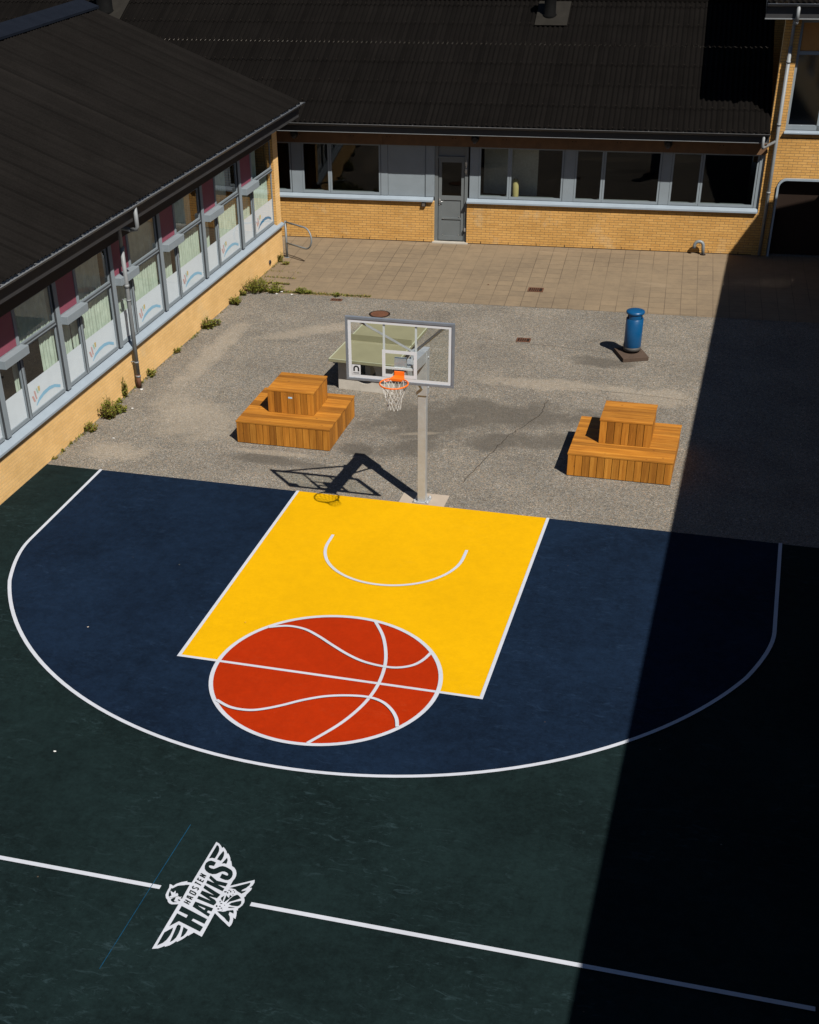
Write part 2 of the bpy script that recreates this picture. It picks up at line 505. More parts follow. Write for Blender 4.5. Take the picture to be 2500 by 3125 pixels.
def wood():
    t = NT('oiled_pine_planks')
    r = t.attr()
    sep = t.coord((1, 1, 1))
    # grain runs along the plank: the plank's length axis is given by its face attribute 'dir' (0 = x, 1 = z, .5 = y)
    d = t.attr('dir')
    sx = t.node('ShaderNodeSeparateXYZ'); t.link(sep, sx.inputs[0])
    isx = t.math('LESS_THAN', d, .25); isz = t.math('GREATER_THAN', d, .75)
    cb = t.node('ShaderNodeCombineXYZ')
    def ax(o, flag):
        return t.math('MULTIPLY', sx.outputs[o], t.math('SUBTRACT', 1.0, t.math('MULTIPLY', flag, .93)))
    t.link(t.math('ADD', ax(0, isx), t.math('MULTIPLY', r, 37.0)), cb.inputs[0])
    t.link(t.math('ADD', sx.outputs[1], t.math('MULTIPLY', r, 11.0)), cb.inputs[1])
    t.link(ax(2, isz), cb.inputs[2])
    v = cb.outputs[0]
    g = t.noise(v, 26, 6, .65, .6)
    g2 = t.noise(v, 7, 3, .5, 1.5)
    f = t.math('ADD', t.math('MULTIPLY', g, .5), t.math('MULTIPLY', g2, .5))
    col = t.ramp(f, [(.24, (.17, .055, .006)), (.5, (.385, .150, .016)), (.78, (.60, .275, .042))])
    tone = t.ramp(r, [(0, (.62, .58, .52)), (.5, (.98, .98, .98)), (1, (1.24, 1.22, 1.2))])
    col = mixc(t, 1.0, col, tone, 'MULTIPLY')
    # knots
    vo = t.node('ShaderNodeTexVoronoi'); vo.inputs['Scale'].default_value = 4.2
    t.link(t.coord(), vo.inputs['Vector'])
    kn = t.ramp(vo.outputs['Distance'], [(.06, 1), (.13, 0)])
    col = mixc(t, t.math('MULTIPLY', kn, .55), col, (.15, .05, .014))
    t.bump(g, .25, .003)
    return t.fin(col, .62, .25)
M['wood'] = wood()
M['wood_gap'] = plain('plank_gap', (.03, .014, .006), .9, .1)

def curtain_mat():
    t = NT('pale_green_curtain')
    v = t.coord()
    n = t.noise(v, 5, 3)
    col = t.ramp(n, [(.3, (.42, .50, .40)), (.7, (.55, .64, .53))])
    return t.fin(col, .9, .1)
M['curtain'] = curtain_mat()

def glass(name, tint, f0=.04, rough=0.0):
    t = NT(name)
    t.n.remove(t.b)
    tr = t.node('ShaderNodeBsdfTransparent'); tr.inputs[0].default_value = (*tint, 1)
    gl = t.node('ShaderNodeBsdfGlossy'); gl.inputs['Roughness'].default_value = rough
    gl.inputs[0].default_value = (1, 1, 1, 1)
    lw = t.node('ShaderNodeLayerWeight'); lw.inputs['Blend'].default_value = .5
    f = t.math('ADD', t.math('MULTIPLY', t.math('POWER', lw.outputs['Facing'], 5.0), 1-f0), f0, True)
    mx = t.node('ShaderNodeMixShader')
    t.link(f, mx.inputs[0]); t.link(tr.outputs[0], mx.inputs[1]); t.link(gl.outputs[0], mx.inputs[2])
    t.link(mx.outputs[0], t.out.inputs[0])
    return t.mat
M['glass'] = glass('window_glass', (.90, .93, .93), .09)
M['glass_dark'] = glass('dark_window_glass', (.66, .69, .66), .025)
M['sun_glass'] = glass('coated_window_glass', (.45, .47, .45), .55, .055)
M['board_glass'] = glass('backboard_glass', (.94, .97, .95), .03)

def leaf_mat(name, c1, c2):
    t = NT(name)
    col = t.ramp(t.attr(), [(0, c1), (1, c2)])
    t.b.inputs['Subsurface Weight'].default_value = 0.0
    return t.fin(col, .7, .2)
M['leaf'] = leaf_mat('weed_leaf', (.035, .060, .006), (.19, .20, .025))
M['leaf_dry'] = leaf_mat('dry_grass', (.12, .09, .02), (.30, .20, .05))
M['stem'] = plain('weed_stem', (.14, .10, .03), .8, .1)

# outlines of the painted badge and the ball seams, metres on the court
LOGO = {"white":[[[-0.239,-10.035],[-0.198,-10.052],[-0.159,-10.084],[-0.125,-10.126],[-0.118,-10.125],[-0.113,-10.105],[-0.072,-10.142],[-0.038,-10.183],[-0.019,-10.219],[-0.013,-10.204],[0.019,-10.24],[0.045,-10.278],[0.069,-10.332],[0.08,-10.337],[0.104,-10.382],[0.122,-10.422],[0.164,-10.445],[0.199,-10.484],[0.227,-10.539],[0.238,-10.583],[0.24,-10.63],[0.231,-10.679],[0.231,-10.708],[0.23,-10.773],[0.491,-10.594],[0.504,-10.644],[0.499,-10.696],[0.478,-10.748],[0.507,-10.738],[0.509,-10.779],[0.496,-10.824],[0.48,-10.878],[0.483,-10.898],[0.47,-10.926],[0.493,-10.969],[0.503,-11.008],[0.499,-11.065],[0.483,-11.103],[0.467,-11.135],[0.477,-11.167],[0.458,-11.161],[0.477,-11.207],[0.489,-11.252],[0.498,-11.31],[0.464,-11.292],[0.475,-11.323],[0.485,-11.374],[0.486,-11.414],[0.476,-11.454],[0.452,-11.443],[0.392,-11.399],[0.333,-11.36],[0.222,-11.277],[0.22,-11.285],[0.214,-11.69],[0.21,-11.694],[0.096,-11.652],[0.049,-11.723],[0.043,-11.715],[0.021,-11.763],[-0.005,-11.806],[-0.042,-11.852],[-0.053,-11.838],[-0.076,-11.883],[-0.106,-11.927],[-0.15,-11.961],[-0.158,-11.947],[-0.186,-11.98],[-0.218,-12.007],[-0.285,-12.031],[-0.27,-11.244],[-0.311,-11.256],[-0.351,-11.268],[-0.385,-11.26],[-0.415,-11.236],[-0.432,-11.206],[-0.464,-11.179],[-0.49,-11.13],[-0.493,-11.11],[-0.497,-11.047],[-0.497,-10.997],[-0.516,-10.934],[-0.488,-10.938],[-0.461,-10.955],[-0.438,-10.91],[-0.39,-10.865],[-0.319,-10.825],[-0.321,-10.847],[-0.257,-10.84]]],"dark":[[[-0.206,-10.092],[-0.175,-10.111],[-0.151,-10.155],[-0.137,-10.204],[-0.135,-10.264],[-0.138,-10.344],[-0.175,-10.343],[-0.213,-10.364]],[[-0.085,-10.18],[-0.06,-10.215],[-0.045,-10.271],[-0.041,-10.327],[-0.048,-10.37],[-0.105,-10.355],[-0.103,-10.286]],[[0.008,-10.292],[0.032,-10.334],[0.04,-10.377],[0.041,-10.405],[0.014,-10.402],[-0.02,-10.415]],[[-0.095,-10.415],[-0.131,-10.402],[-0.17,-10.394],[-0.199,-10.413],[-0.217,-10.454],[-0.213,-10.509],[-0.192,-10.563],[-0.158,-10.598],[-0.112,-10.623],[-0.063,-10.632],[-0.017,-10.617],[0.011,-10.584],[0.041,-10.554],[0.069,-10.547],[0.103,-10.556],[0.128,-10.575],[0.137,-10.598],[0.128,-10.61],[0.107,-10.606],[0.052,-10.591],[0.052,-10.624],[0.051,-10.668],[0.09,-10.683],[0.134,-10.693],[0.168,-10.687],[0.188,-10.661],[0.197,-10.623],[0.191,-10.573],[0.171,-10.527],[0.143,-10.498],[0.099,-10.477],[0.051,-10.459],[0.008,-10.456],[-0.025,-10.475],[-0.054,-10.509],[-0.08,-10.535],[-0.111,-10.534],[-0.141,-10.524],[-0.16,-10.503],[-0.157,-10.487],[-0.136,-10.482],[-0.097,-10.483]],[[-0.076,-10.657],[0.036,-10.73],[0.186,-10.741],[0.183,-10.803],[0.072,-10.796],[0.181,-10.842],[0.175,-10.894],[-0.079,-10.806],[-0.08,-10.752],[0.023,-10.78],[-0.077,-10.708]],[[-0.08,-10.842],[0.172,-10.958],[0.154,-11.029],[0.042,-11.02],[0.139,-11.061],[0.171,-11.094],[0.173,-11.125],[0.159,-11.16],[-0.083,-11.098],[-0.084,-11.045],[0.101,-11.092],[-0.08,-11.002],[-0.078,-10.945],[0.104,-10.99],[-0.078,-10.899]],[[-0.085,-11.151],[0.173,-11.208],[0.172,-11.263],[0.125,-11.258],[0.122,-11.29],[0.173,-11.31],[0.169,-11.359],[-0.086,-11.241]],[[-0.219,-11.265],[0.169,-11.403],[0.168,-11.487],[0.002,-11.436],[-0.006,-11.472],[0.171,-11.54],[0.165,-11.624],[-0.15,-11.52],[-0.23,-11.631],[-0.224,-11.399],[-0.086,-11.446],[-0.083,-11.397],[-0.22,-11.355]],[[-0.176,-11.64],[-0.164,-11.693],[-0.161,-11.772],[-0.171,-11.853],[-0.195,-11.911],[-0.246,-11.97],[-0.247,-11.742]],[[-0.134,-11.576],[-0.096,-11.589],[-0.081,-11.645],[-0.074,-11.71],[-0.076,-11.789],[-0.093,-11.842],[-0.121,-11.879],[-0.132,-11.725],[-0.143,-11.602]],[[-0.058,-11.599],[0.01,-11.628],[0.01,-11.688],[-0.002,-11.743],[-0.026,-11.773]],[[-0.266,-10.887],[-0.319,-10.901],[-0.331,-10.911],[-0.371,-10.925],[-0.405,-10.941],[-0.451,-11.003],[-0.466,-11.003],[-0.464,-11.052],[-0.459,-11.094],[-0.448,-11.133],[-0.434,-11.154],[-0.406,-11.171],[-0.355,-11.137],[-0.324,-11.115],[-0.3,-11.123],[-0.281,-11.107],[-0.283,-11.146],[-0.263,-11.145]],[[0.237,-10.817],[0.46,-10.656],[0.463,-10.705],[0.442,-10.76],[0.406,-10.805],[0.4,-10.835],[0.459,-10.806],[0.443,-10.845],[0.419,-10.876],[0.384,-10.861],[0.348,-10.845],[0.319,-10.821],[0.267,-10.817]],[[0.239,-11.245],[0.27,-11.234],[0.309,-11.234],[0.334,-11.221],[0.352,-11.202],[0.42,-11.174],[0.439,-11.204],[0.445,-11.233],[0.39,-11.213],[0.393,-11.26],[0.419,-11.29],[0.438,-11.333],[0.446,-11.388],[0.409,-11.367],[0.365,-11.328],[0.3,-11.288]],[[0.226,-10.961],[0.234,-11.036],[0.238,-11.067],[0.202,-11.024],[0.2,-11.0]],[[0.246,-10.949],[0.287,-10.984],[0.297,-10.978],[0.285,-10.932],[0.322,-10.951],[0.296,-11.013],[0.267,-11.07],[0.255,-11.066],[0.252,-11.004]],[[0.371,-10.906],[0.399,-10.916],[0.441,-10.955],[0.375,-11.013],[0.328,-11.047],[0.299,-11.089],[0.309,-11.01],[0.331,-10.948]],[[0.461,-10.995],[0.476,-11.043],[0.466,-11.083],[0.447,-11.099],[0.375,-11.107],[0.333,-11.094],[0.353,-11.061],[0.409,-11.022]],[[0.346,-11.135],[0.385,-11.132],[0.427,-11.125],[0.403,-11.141],[0.349,-11.155]],[[0.231,-10.89],[0.229,-10.899],[0.217,-10.906],[0.203,-10.906],[0.195,-10.899],[0.197,-10.889],[0.209,-10.883],[0.223,-10.883]],[[0.263,-10.853],[0.261,-10.859],[0.252,-10.864],[0.241,-10.864],[0.235,-10.86],[0.238,-10.854],[0.246,-10.849],[0.257,-10.849]],[[0.255,-10.901],[0.256,-10.912],[0.252,-10.917],[0.244,-10.915],[0.238,-10.905],[0.237,-10.895],[0.241,-10.889],[0.249,-10.891]],[[0.284,-10.872],[0.286,-10.884],[0.282,-10.89],[0.274,-10.887],[0.268,-10.877],[0.266,-10.865],[0.27,-10.859],[0.278,-10.862]],[[0.309,-10.845],[0.308,-10.85],[0.303,-10.853],[0.297,-10.853],[0.293,-10.849],[0.293,-10.844],[0.298,-10.84],[0.305,-10.841]],[[0.33,-10.868],[0.331,-10.877],[0.329,-10.882],[0.324,-10.879],[0.319,-10.87],[0.317,-10.861],[0.319,-10.856],[0.324,-10.859]],[[0.218,-11.072],[0.22,-11.084],[0.217,-11.09],[0.21,-11.086],[0.204,-11.076],[0.202,-11.064],[0.205,-11.057],[0.212,-11.061]],[[0.253,-11.101],[0.251,-11.107],[0.241,-11.112],[0.229,-11.113],[0.222,-11.109],[0.225,-11.103],[0.235,-11.097],[0.247,-11.097]],[[0.21,-11.157],[0.211,-11.169],[0.205,-11.176],[0.196,-11.173],[0.188,-11.163],[0.187,-11.151],[0.193,-11.143],[0.202,-11.146]],[[0.251,-11.15],[0.249,-11.157],[0.242,-11.162],[0.233,-11.161],[0.227,-11.156],[0.228,-11.149],[0.235,-11.144],[0.245,-11.145]],[[0.251,-11.198],[0.25,-11.207],[0.242,-11.213],[0.231,-11.212],[0.224,-11.205],[0.225,-11.196],[0.233,-11.19],[0.244,-11.191]],[[0.281,-11.176],[0.279,-11.184],[0.272,-11.188],[0.263,-11.188],[0.257,-11.183],[0.258,-11.175],[0.265,-11.171],[0.275,-11.171]],[[0.296,-11.205],[0.295,-11.21],[0.291,-11.213],[0.286,-11.212],[0.283,-11.209],[0.283,-11.205],[0.287,-11.202],[0.292,-11.202]],[[0.295,-11.118],[0.294,-11.123],[0.291,-11.126],[0.285,-11.125],[0.282,-11.121],[0.282,-11.116],[0.286,-11.113],[0.291,-11.114]],[[0.328,-10.921],[0.33,-10.929],[0.328,-10.934],[0.324,-10.931],[0.319,-10.923],[0.317,-10.914],[0.319,-10.91],[0.324,-10.913]],[[-0.394,-11.189],[-0.372,-11.156],[-0.349,-11.139],[-0.344,-11.176],[-0.344,-11.211],[-0.297,-11.216],[-0.346,-11.232],[-0.381,-11.214]]],"top":[[[-0.028,-11.212],[0.082,-11.238],[0.081,-11.266]],[[-0.459,-11.051],[-0.411,-11.074],[-0.401,-11.068],[-0.4,-11.039],[-0.39,-11.04],[-0.371,-11.092],[-0.36,-11.068],[-0.339,-11.084],[-0.328,-11.116],[-0.355,-11.137],[-0.402,-11.17],[-0.433,-11.157],[-0.408,-11.13]]],"strokes":[[[-0.214,-11.155],[-0.132,-11.187]],[[-0.22,-11.189],[-0.137,-11.22]],[[-0.172,-11.17],[-0.177,-11.206]],[[-0.135,-11.132],[-0.213,-11.104],[-0.214,-11.083],[-0.133,-11.099]],[[-0.166,-11.091],[-0.164,-11.121]],[[-0.212,-11.022],[-0.212,-10.984],[-0.148,-11.006],[-0.128,-11.022],[-0.13,-11.047],[-0.144,-11.046],[-0.212,-11.022]],[[-0.203,-10.898],[-0.215,-10.917],[-0.199,-10.94],[-0.18,-10.936],[-0.164,-10.919],[-0.14,-10.92],[-0.126,-10.94],[-0.137,-10.959]],[[-0.212,-10.846],[-0.208,-10.814]],[[-0.21,-10.83],[-0.123,-10.863]],[[-0.204,-10.741],[-0.205,-10.772],[-0.126,-10.799],[-0.125,-10.768]],[[-0.166,-10.786],[-0.164,-10.756]],[[-0.207,-10.658],[-0.122,-10.69]],[[-0.207,-10.691],[-0.123,-10.725]],[[-0.205,-10.692],[-0.124,-10.689]],[[-0.303,-11.176],[-0.271,-11.187]]]}
SEAMS = [[[0.325,-4.314],[0.536,-4.666],[0.7,-5.087],[0.802,-5.507],[0.838,-5.993],[0.797,-6.44],[0.697,-6.827],[0.536,-7.22],[0.298,-7.634]],[[-1.306,-4.877],[-1.031,-4.77],[-0.738,-4.794],[-0.461,-4.938],[-0.139,-5.159],[0.169,-5.355],[0.453,-5.484],[0.762,-5.539],[1.0,-5.523],[1.212,-5.405],[1.335,-5.22],[1.41,-4.978]],[[-1.371,-7.035],[-1.135,-7.149],[-0.867,-7.162],[-0.655,-7.089],[-0.402,-6.924],[-0.138,-6.716],[0.163,-6.538],[0.488,-6.435],[0.786,-6.402],[1.015,-6.466],[1.197,-6.621],[1.331,-6.824],[1.385,-6.986]]]

# ------------------------------------------------------------------ ground, paving, court paint
def flat(name, pts, z, mat, kind='structure', label=None, cat=None):
    mb = MB()
    mb.face([(x, y, z) for x, y in pts])
    o = mb.build(name, mat, tri=True)
    return tag(o, label, cat, None, kind)

# asphalt sheet out to the horizon: a fine near part and a wide far ring in one mesh
mb = MB()
mb.face([(-400, -400, 0), (400, -400, 0), (400, 400, 0), (-400, 400, 0)])
tag(mb.build('ground', M['asphalt']), kind='structure')

BA = Vector((-8.157, 16.045, 0))
BANG = math.atan2(.875, 12.753)
mb = MB()
mb.face([(-6, -5.05, .004), (2.9, -5.10, .004), (12.5, -5.30, .004), (25, -5.5, .004), (25, .02, .004), (-6, .02, .004)])
pv = mb.build('pavement', M['paving']); pv.location = BA; pv.rotation_euler.z = BANG
tag(pv, kind='structure')

mb = MB()
mb.face([(-7.74, -.018, .004), (14, -.018, .004), (14, -30, .004), (-8.2, -30, .004)])
tag(mb.build('court_surface', M['green'], tri=True), kind='structure')

R3, Y3, X3 = 6.93, -1.44, 6.58
a3 = math.degrees(math.asin(math.sqrt(R3**2-X3**2)/R3))
def threept(off):
    r = R3-off; x = X3-off
    a = math.degrees(math.acos(x/r))
    A_ = arc((0, Y3), r, 180+a, 360-a, 72)
    y0 = A_[0][1]
    def bez(p, q, s): return [((1-t)**2*p[0]+2*t*(1-t)*q[0]+t*t*s[0], (1-t)**2*p[1]+2*t*(1-t)*q[1]+t*t*s[1]) for t in [k/8 for k in range(9)]]
    n = 4
    return [(-x, -.0175)]+bez((-x, y0+.55), A_[0], A_[n])+A_[n+1:-n-1]+bez(A_[-n-1], A_[-1], (x, y0+.55))+[(x, -.0175)]
flat('three_point_area', threept(.05), .008, M['blue'])
flat('key_area', [(-2.42, -.016), (-2.42, -6.0), (2.42, -6.0), (2.42, -.016)], .012, M['yellow'])
mb = MB()
mb.strip(threept(.036), .062, .020)
tag(mb.build('three_point_line', M['line']), kind='structure')
mb = MB()
mb.strip([(-2.417, -.016), (-2.417, -5.995), (2.417, -5.995), (2.417, -.016)], .056, .020)
tag(mb.build('key_line', M['line']), kind='structure')
mb = MB()
mb.strip([(-1.235, -1.575)]+arc((0, -1.88), 1.235, 180, 360, 40)+[(1.235, -1.575)], .055, .020)
tag(mb.build('semicircle_line', M['line']), kind='structure')
mb = MB()
mb.strip([(-7.9, -11.02), (-.605, -11.02)], .068, .020)
mb.strip([(.590, -11.02), (7.25, -11.02)], .068, .020)
tag(mb.build('halfway_line', M['line']), kind='structure')
mb = MB()
mb.strip([(-.69, -9.80), (-.72, -11.0), (-.747, -12.49)], .009, .0245)
tag(mb.build('setting_out_line', M['thin_blue']), kind='structure')

# basketball painted on the free-throw circle
ball = empty('basketball_painting', (0.0, -6.0, 0), 0, 'red basketball with white seams painted across the free throw line', 'court painting')
BC = (0.0, 0.0)
mb = MB()
mb.face([(x, y, .016) for x, y in arc(BC, 1.76, 0, 360, 96)[:-1]])
mb.build('ball_disc', M['red'], ball, tri=True)
mb = MB(); mb.strip(arc(BC, 1.755, 0, 360, 96)[:-1], .066, .0245, closed=True)
mb.build('outline', M['line'], ball)
for k, sm_ in enumerate(SEAMS):
    P_ = [(x, y+6.0) for x, y in sm_]
    for e, q in ((0, 1), (-1, -2)):                                   # run both ends into the outline
        d = Vector(P_[e])-Vector(P_[q]); p = Vector(P_[e])
        while p.length < 1.725: p += d.normalized()*.01
        while p.length > 1.745: p -= d.normalized()*.01
        P_[e] = tuple(p)
    mb = MB(); mb.strip(smooth_pts(P_, 6), .053, .0285+.004*k)
    mb.build('seam', M['line'], ball)
# hawk badge painted on the halfway line
badge = empty('team_badge', (0.0, -11.02, 0), 0, 'white painted hawk badge with team lettering in the gap of the halfway line', 'court painting')
def polys(lst, z, name, mat):
    mb = MB()
    for pl in lst: mb.face([(x, y+11.02, z) for x, y in pl])
    return mb.build(name, mat, badge, tri=True)
polys(LOGO['white'], .0165, 'badge_shape', M['line'])
polys(LOGO['dark'], .0205, 'badge_openings', M['green'])
for t_ in LOGO['top']: polys([t_], .0245, 'badge_highlight', M['line'])
mb = MB()
for k, st in enumerate(LOGO['strokes']):
    mb.strip([(x, y+11.02) for x, y in st], .0165, .0245)
    if k == len(LOGO['strokes'])-2: mb.build('lettering', M['green'], badge); mb = MB()
mb.build('beak_line', M['green'], badge)

# cracks and patches in the asphalt
mb = MB()
def crack(pts, w, z=.003):
    P = []
    for (x0, y0), (x1, y1) in zip(pts[:-1], pts[1:]):
        n = max(2, int(math.hypot(x1-x0, y1-y0)/.12))
        for k in range(n):
            t = k/n
            P.append((x0+(x1-x0)*t+rnd.gauss(0, .014), y0+(y1-y0)*t+rnd.gauss(0, .014)))
    P.append(pts[-1]); mb.strip(P, w, z)
crack([(.55, 1.0), (.75, 2.1), (1.0, 3.4), (1.45, 4.6), (1.5, 5.5)], .012)
crack([(-.6, 8.9), (1.2, 8.75), (2.7, 8.6)], .008)
crack([(2.0, 6.3), (3.2, 6.25), (4.4, 6.15)], .008)
tag(mb.build('asphalt_cracks', M['iron_dark']), kind='structure')

# ------------------------------------------------------------------ building helpers
def bbox(mb, a, b, my=1, mx=0):
    """brick box: x-facing sides slot mx, y-facing sides slot my"""
    n = len(mb.f)
    mb.box(a, b)
    for k, q in enumerate((mx, mx, my, mx, my, mx)): mb.m[n+k] = q

def corrugated(name, mat, parent, u0, u1, e0, slope_len, pitch, axis, pw=.14, amp=.024, course=1.02, screws=False, sgn=1, joints=0):
    """corrugated roof slope. axis 'x': eave runs along local x, roof rises to +y*sgn ; axis 'y': eave along local y, roof rises to -x*sgn.
    e0 = (offset of eave, z of eave)"""
    mb = MB()
    c, s = math.cos(R(pitch)), math.sin(R(pitch))
    seg = 6
    n = int(round((u1-u0)/pw*seg))
    us = [u0+(u1-u0)*k/n for k in range(n+1)]
    rows = []
    d = 0.0
    while d < slope_len-1e-6:
        d1 = min(slope_len, d+course)
        rows.append((d, d1)); d = d1
    def P(u, d, h):
        if axis == 'x': return (u, e0[0]+sgn*(d*c-h*s), e0[1]+d*s+h*c)
        return (e0[0]-sgn*(d*c-h*s), u, e0[1]+d*s+h*c)
    for d0, d1 in rows:
        i = len(mb.v)
        jit = rnd.uniform(-.004, .004)
        for u in us:
            w = amp*math.sin(2*math.pi*u/pw)
            if joints and (u % joints) < pw*.55: w -= .02
            mb.v.append(P(u, d0-.03, w+.014+jit)); mb.v.append(P(u, d1, w+jit))
        tones = [min(1, max(0, (.30 if h % 2 else .66)+rnd.gauss(0, .10)-(.35 if (h//2) % 8 == 0 and h % 2 else 0))) for h in range(n//3+2)]  # alternate half waves toned as lit and shaded sides; random weathering; dark sheet joints
        for k in range(n):
            a = i+2*k
            q = (a, a+2, a+3, a+1)
            flip = (axis == 'y') ^ (sgn < 0)
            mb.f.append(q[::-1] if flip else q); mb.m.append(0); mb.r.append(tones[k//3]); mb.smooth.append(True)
        if screws:
            k = 0
            for u in [u0+pw*(q+.25) for q in range(int((u1-u0)/pw))]:
                k += 1
                if k % 2: continue
                p = Vector(P(u, d0+.04, amp+.014))
                mb.box(p-Vector((.010, .010, .006)), p+Vector((.010, .010, .005)), 1)
    o = mb.build(name, [mat, M['screw']], parent)
    # sheet thickness
    return o

def gutter(name, parent, axis, u0, u1, off, z, r=.065, mat='gutter', brackets=.62):
    mb = MB()
    seg = 8
    for sh, rr in ((0, r), (1, r-.006)):
        ring = [(off+rr*math.cos(R(180+180*k/seg)), z+rr*math.sin(R(180+180*k/seg))) for k in range(seg+1)]
        for (a0, z0), (a1, z1) in zip(ring[:-1], ring[1:]):
            if axis == 'x': q = [(u0, a0, z0), (u1, a0, z0), (u1, a1, z1), (u0, a1, z1)]
            else: q = [(a0, u0, z0), (a0, u1, z0), (a1, u1, z1), (a1, u0, z1)]
            mb.face(q, 0, .5, True)
    lip = off+(-r if axis == 'x' else r)
    if axis == 'x': mb.tube([(u0, lip, z), (u1, lip, z)], .011, 6)
    else: mb.tube([(lip, u0, z), (lip, u1, z)], .011, 6)
    u = u0+.2
    while u < u1:
        if axis == 'x': mb.box((u, off-r, z-.004), (u+.03, off+r, z+.008))
        else: mb.box((off-r, u, z-.004), (off+r, u+.03, z+.008))
        u += brackets
    for u in (u0, u1):
        pts = [(off+r*math.cos(R(180+180*k/seg)), z+r*math.sin(R(180+180*k/seg))) for k in range(seg+1)]
        mb.face([(u, a, b) if axis == 'x' else (a, u, b) for a, b in pts])
    return mb.build(name, M[mat], parent)

# ------------------------------------------------------------------ left wing: classrooms
LA = (-7.76, -1.0, 0)
LANG = -math.atan2(.264, 15.093)
left = empty('classroom_wing', LA, LANG, 'classroom wing with striped film on its windows and a dark corrugated roof', 'building')
L0, L1 = -9.5, 15.1
mb = MB()
bbox(mb, (-.28, L0, 0), (0, L1, .88))
bbox(mb, (-.24, 14.74, .88), (0, L1, 3.74))
bbox(mb, (-10.9, L1-.3, 0), (-.281, L1, 3.74))          # end wall
mb.face([(-10.9, L1, 3.74), (-.0, L1, 3.74), (-5.3, L1, 5.75)], 1)
bbox(mb, (-10.9, L0, 0), (-10.6, L1-.301, 3.74))
bbox(mb, (-10.6, L0, 0), (-.281, L0+.3, 3.74))
mb.build('wall', [M['brick_y'], M['brick_x']], left)
mb = MB(); mb.box((-.22, L0, 3.20), (-.015, 14.739, 3.73)); mb.box((-10.6, L0, 3.745), (.56, 15.2, 3.78))
mb.build('eaves_boarding', M['soffit'], left)
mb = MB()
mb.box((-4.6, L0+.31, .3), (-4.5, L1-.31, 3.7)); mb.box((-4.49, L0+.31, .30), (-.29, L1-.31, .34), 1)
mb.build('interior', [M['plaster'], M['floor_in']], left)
mb = MB(); mb.hexa([(-.16, L0, .883), (.085, L0, .883), (.085, 15.12, .883), (-.16, 15.12, .883), (-.16, L0, 1.02), (.085, L0, .935), (.085, 15.12, .935), (-.16, 15.12, 1.02)])
mb.build('sill', M['sill'], left, bevel=.006)

tilt = -.0068
piv = 4.07
def tilted(o):
    o.rotation_euler.x = tilt
    o.location = (0, 7*(1-math.cos(tilt))+0, -7*math.sin(tilt))
    return o
mb = MB(); mb.box((.565, L0, 3.72), (.60, 15.24, 4.0))
tilted(mb.build('fascia', M['fascia'], left))
tilted(gutter('gutter', left, 'y', L0, 15.33, .695, 4.07, .065))
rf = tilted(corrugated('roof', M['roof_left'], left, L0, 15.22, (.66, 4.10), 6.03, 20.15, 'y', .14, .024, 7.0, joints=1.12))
cs, sn = math.cos(R(20.15)), math.sin(R(20.15))
rx, rz_ = .66-6.03*cs, 4.10+6.03*sn
mb = MB()
# far slope and verge boards close the roof
mb.face([(rx, L0, rz_), (rx, 15.22, rz_), (rx-6.3*cs, 15.22, rz_-6.3*sn), (rx-6.3*cs, L0, rz_-6.3*sn)])
mb.build('roof_far_slope', M['roof_left'], rf)
mb = MB()
mb.hexa([(.66, 15.20, 3.93), (.66, 15.235, 3.93), (rx, 15.235, rz_-.17), (rx, 15.20, rz_-.17), (.66, 15.20, 4.07), (.66, 15.235, 4.07), (rx, 15.235, rz_-.03), (rx, 15.20, rz_-.03)])
mb.build('verge_board', M['fascia'], rf)
mb = MB()
mb.face([(rx+.10, L0, rz_+.0), (rx+.10, 15.26, rz_+.0), (rx+.10, 15.26, rz_+.055), (rx+.10, L0, rz_+.055)])
mb.face([(rx+.10, L0, rz_+.055), (rx+.10, 15.26, rz_+.055), (rx-.42, 15.26, rz_+.22), (rx-.42, L0, rz_+.22)])
mb.face([(rx-.42, L0, rz_+.22), (rx-.42, 15.26, rz_+.22), (rx-1.0, 15.26, rz_+.02), (rx-1.0, L0, rz_+.02)])
mb.build('ridge_cap', M['ridge_blue'], rf)

ARC = [(.885, 1.175), (1.02, 1.278), (1.23, 1.332), (1.47, 1.34), (1.68, 1.303), (1.90, 1.214), (1.89, 1.156), (1.665, 1.246), (1.46, 1.27), (1.22, 1.252), (1.035, 1.213), (.89, 1.153)]
BARS = [[(.765, 1.394), (.835, 1.385), (.895, 1.251), (.825, 1.26)], [(.865, 1.466), (.92, 1.456), (.96, 1.278), (.905, 1.288)],
        [(.955, 1.482), (1.0, 1.48), (1.04, 1.37), (.995, 1.373)], [(1.03, 1.501), (1.115, 1.489), (1.105, 1.393), (1.045, 1.398)]]
def pleat(mb, y0, y1, z0, z1, x=-.30, seed=0):
    rr = random.Random(seed)
    n = max(4, int((y1-y0)/.022))
    ph = rr.uniform(0, 6)
    col = []
    for k in range(n+1):
        y = y0+(y1-y0)*k/n
        dx = .013*math.sin(y*52+ph+1.3*math.sin(y*7))+.006*math.sin(y*23)
        col.append((x+dx, y))
    for (xa, ya), (xb, yb) in zip(col[:-1], col[1:]):
        mb.face([(xa, ya, z0), (xb, yb, z0), (xb, yb, z1), (xa, ya, z1)], 0, None, True)

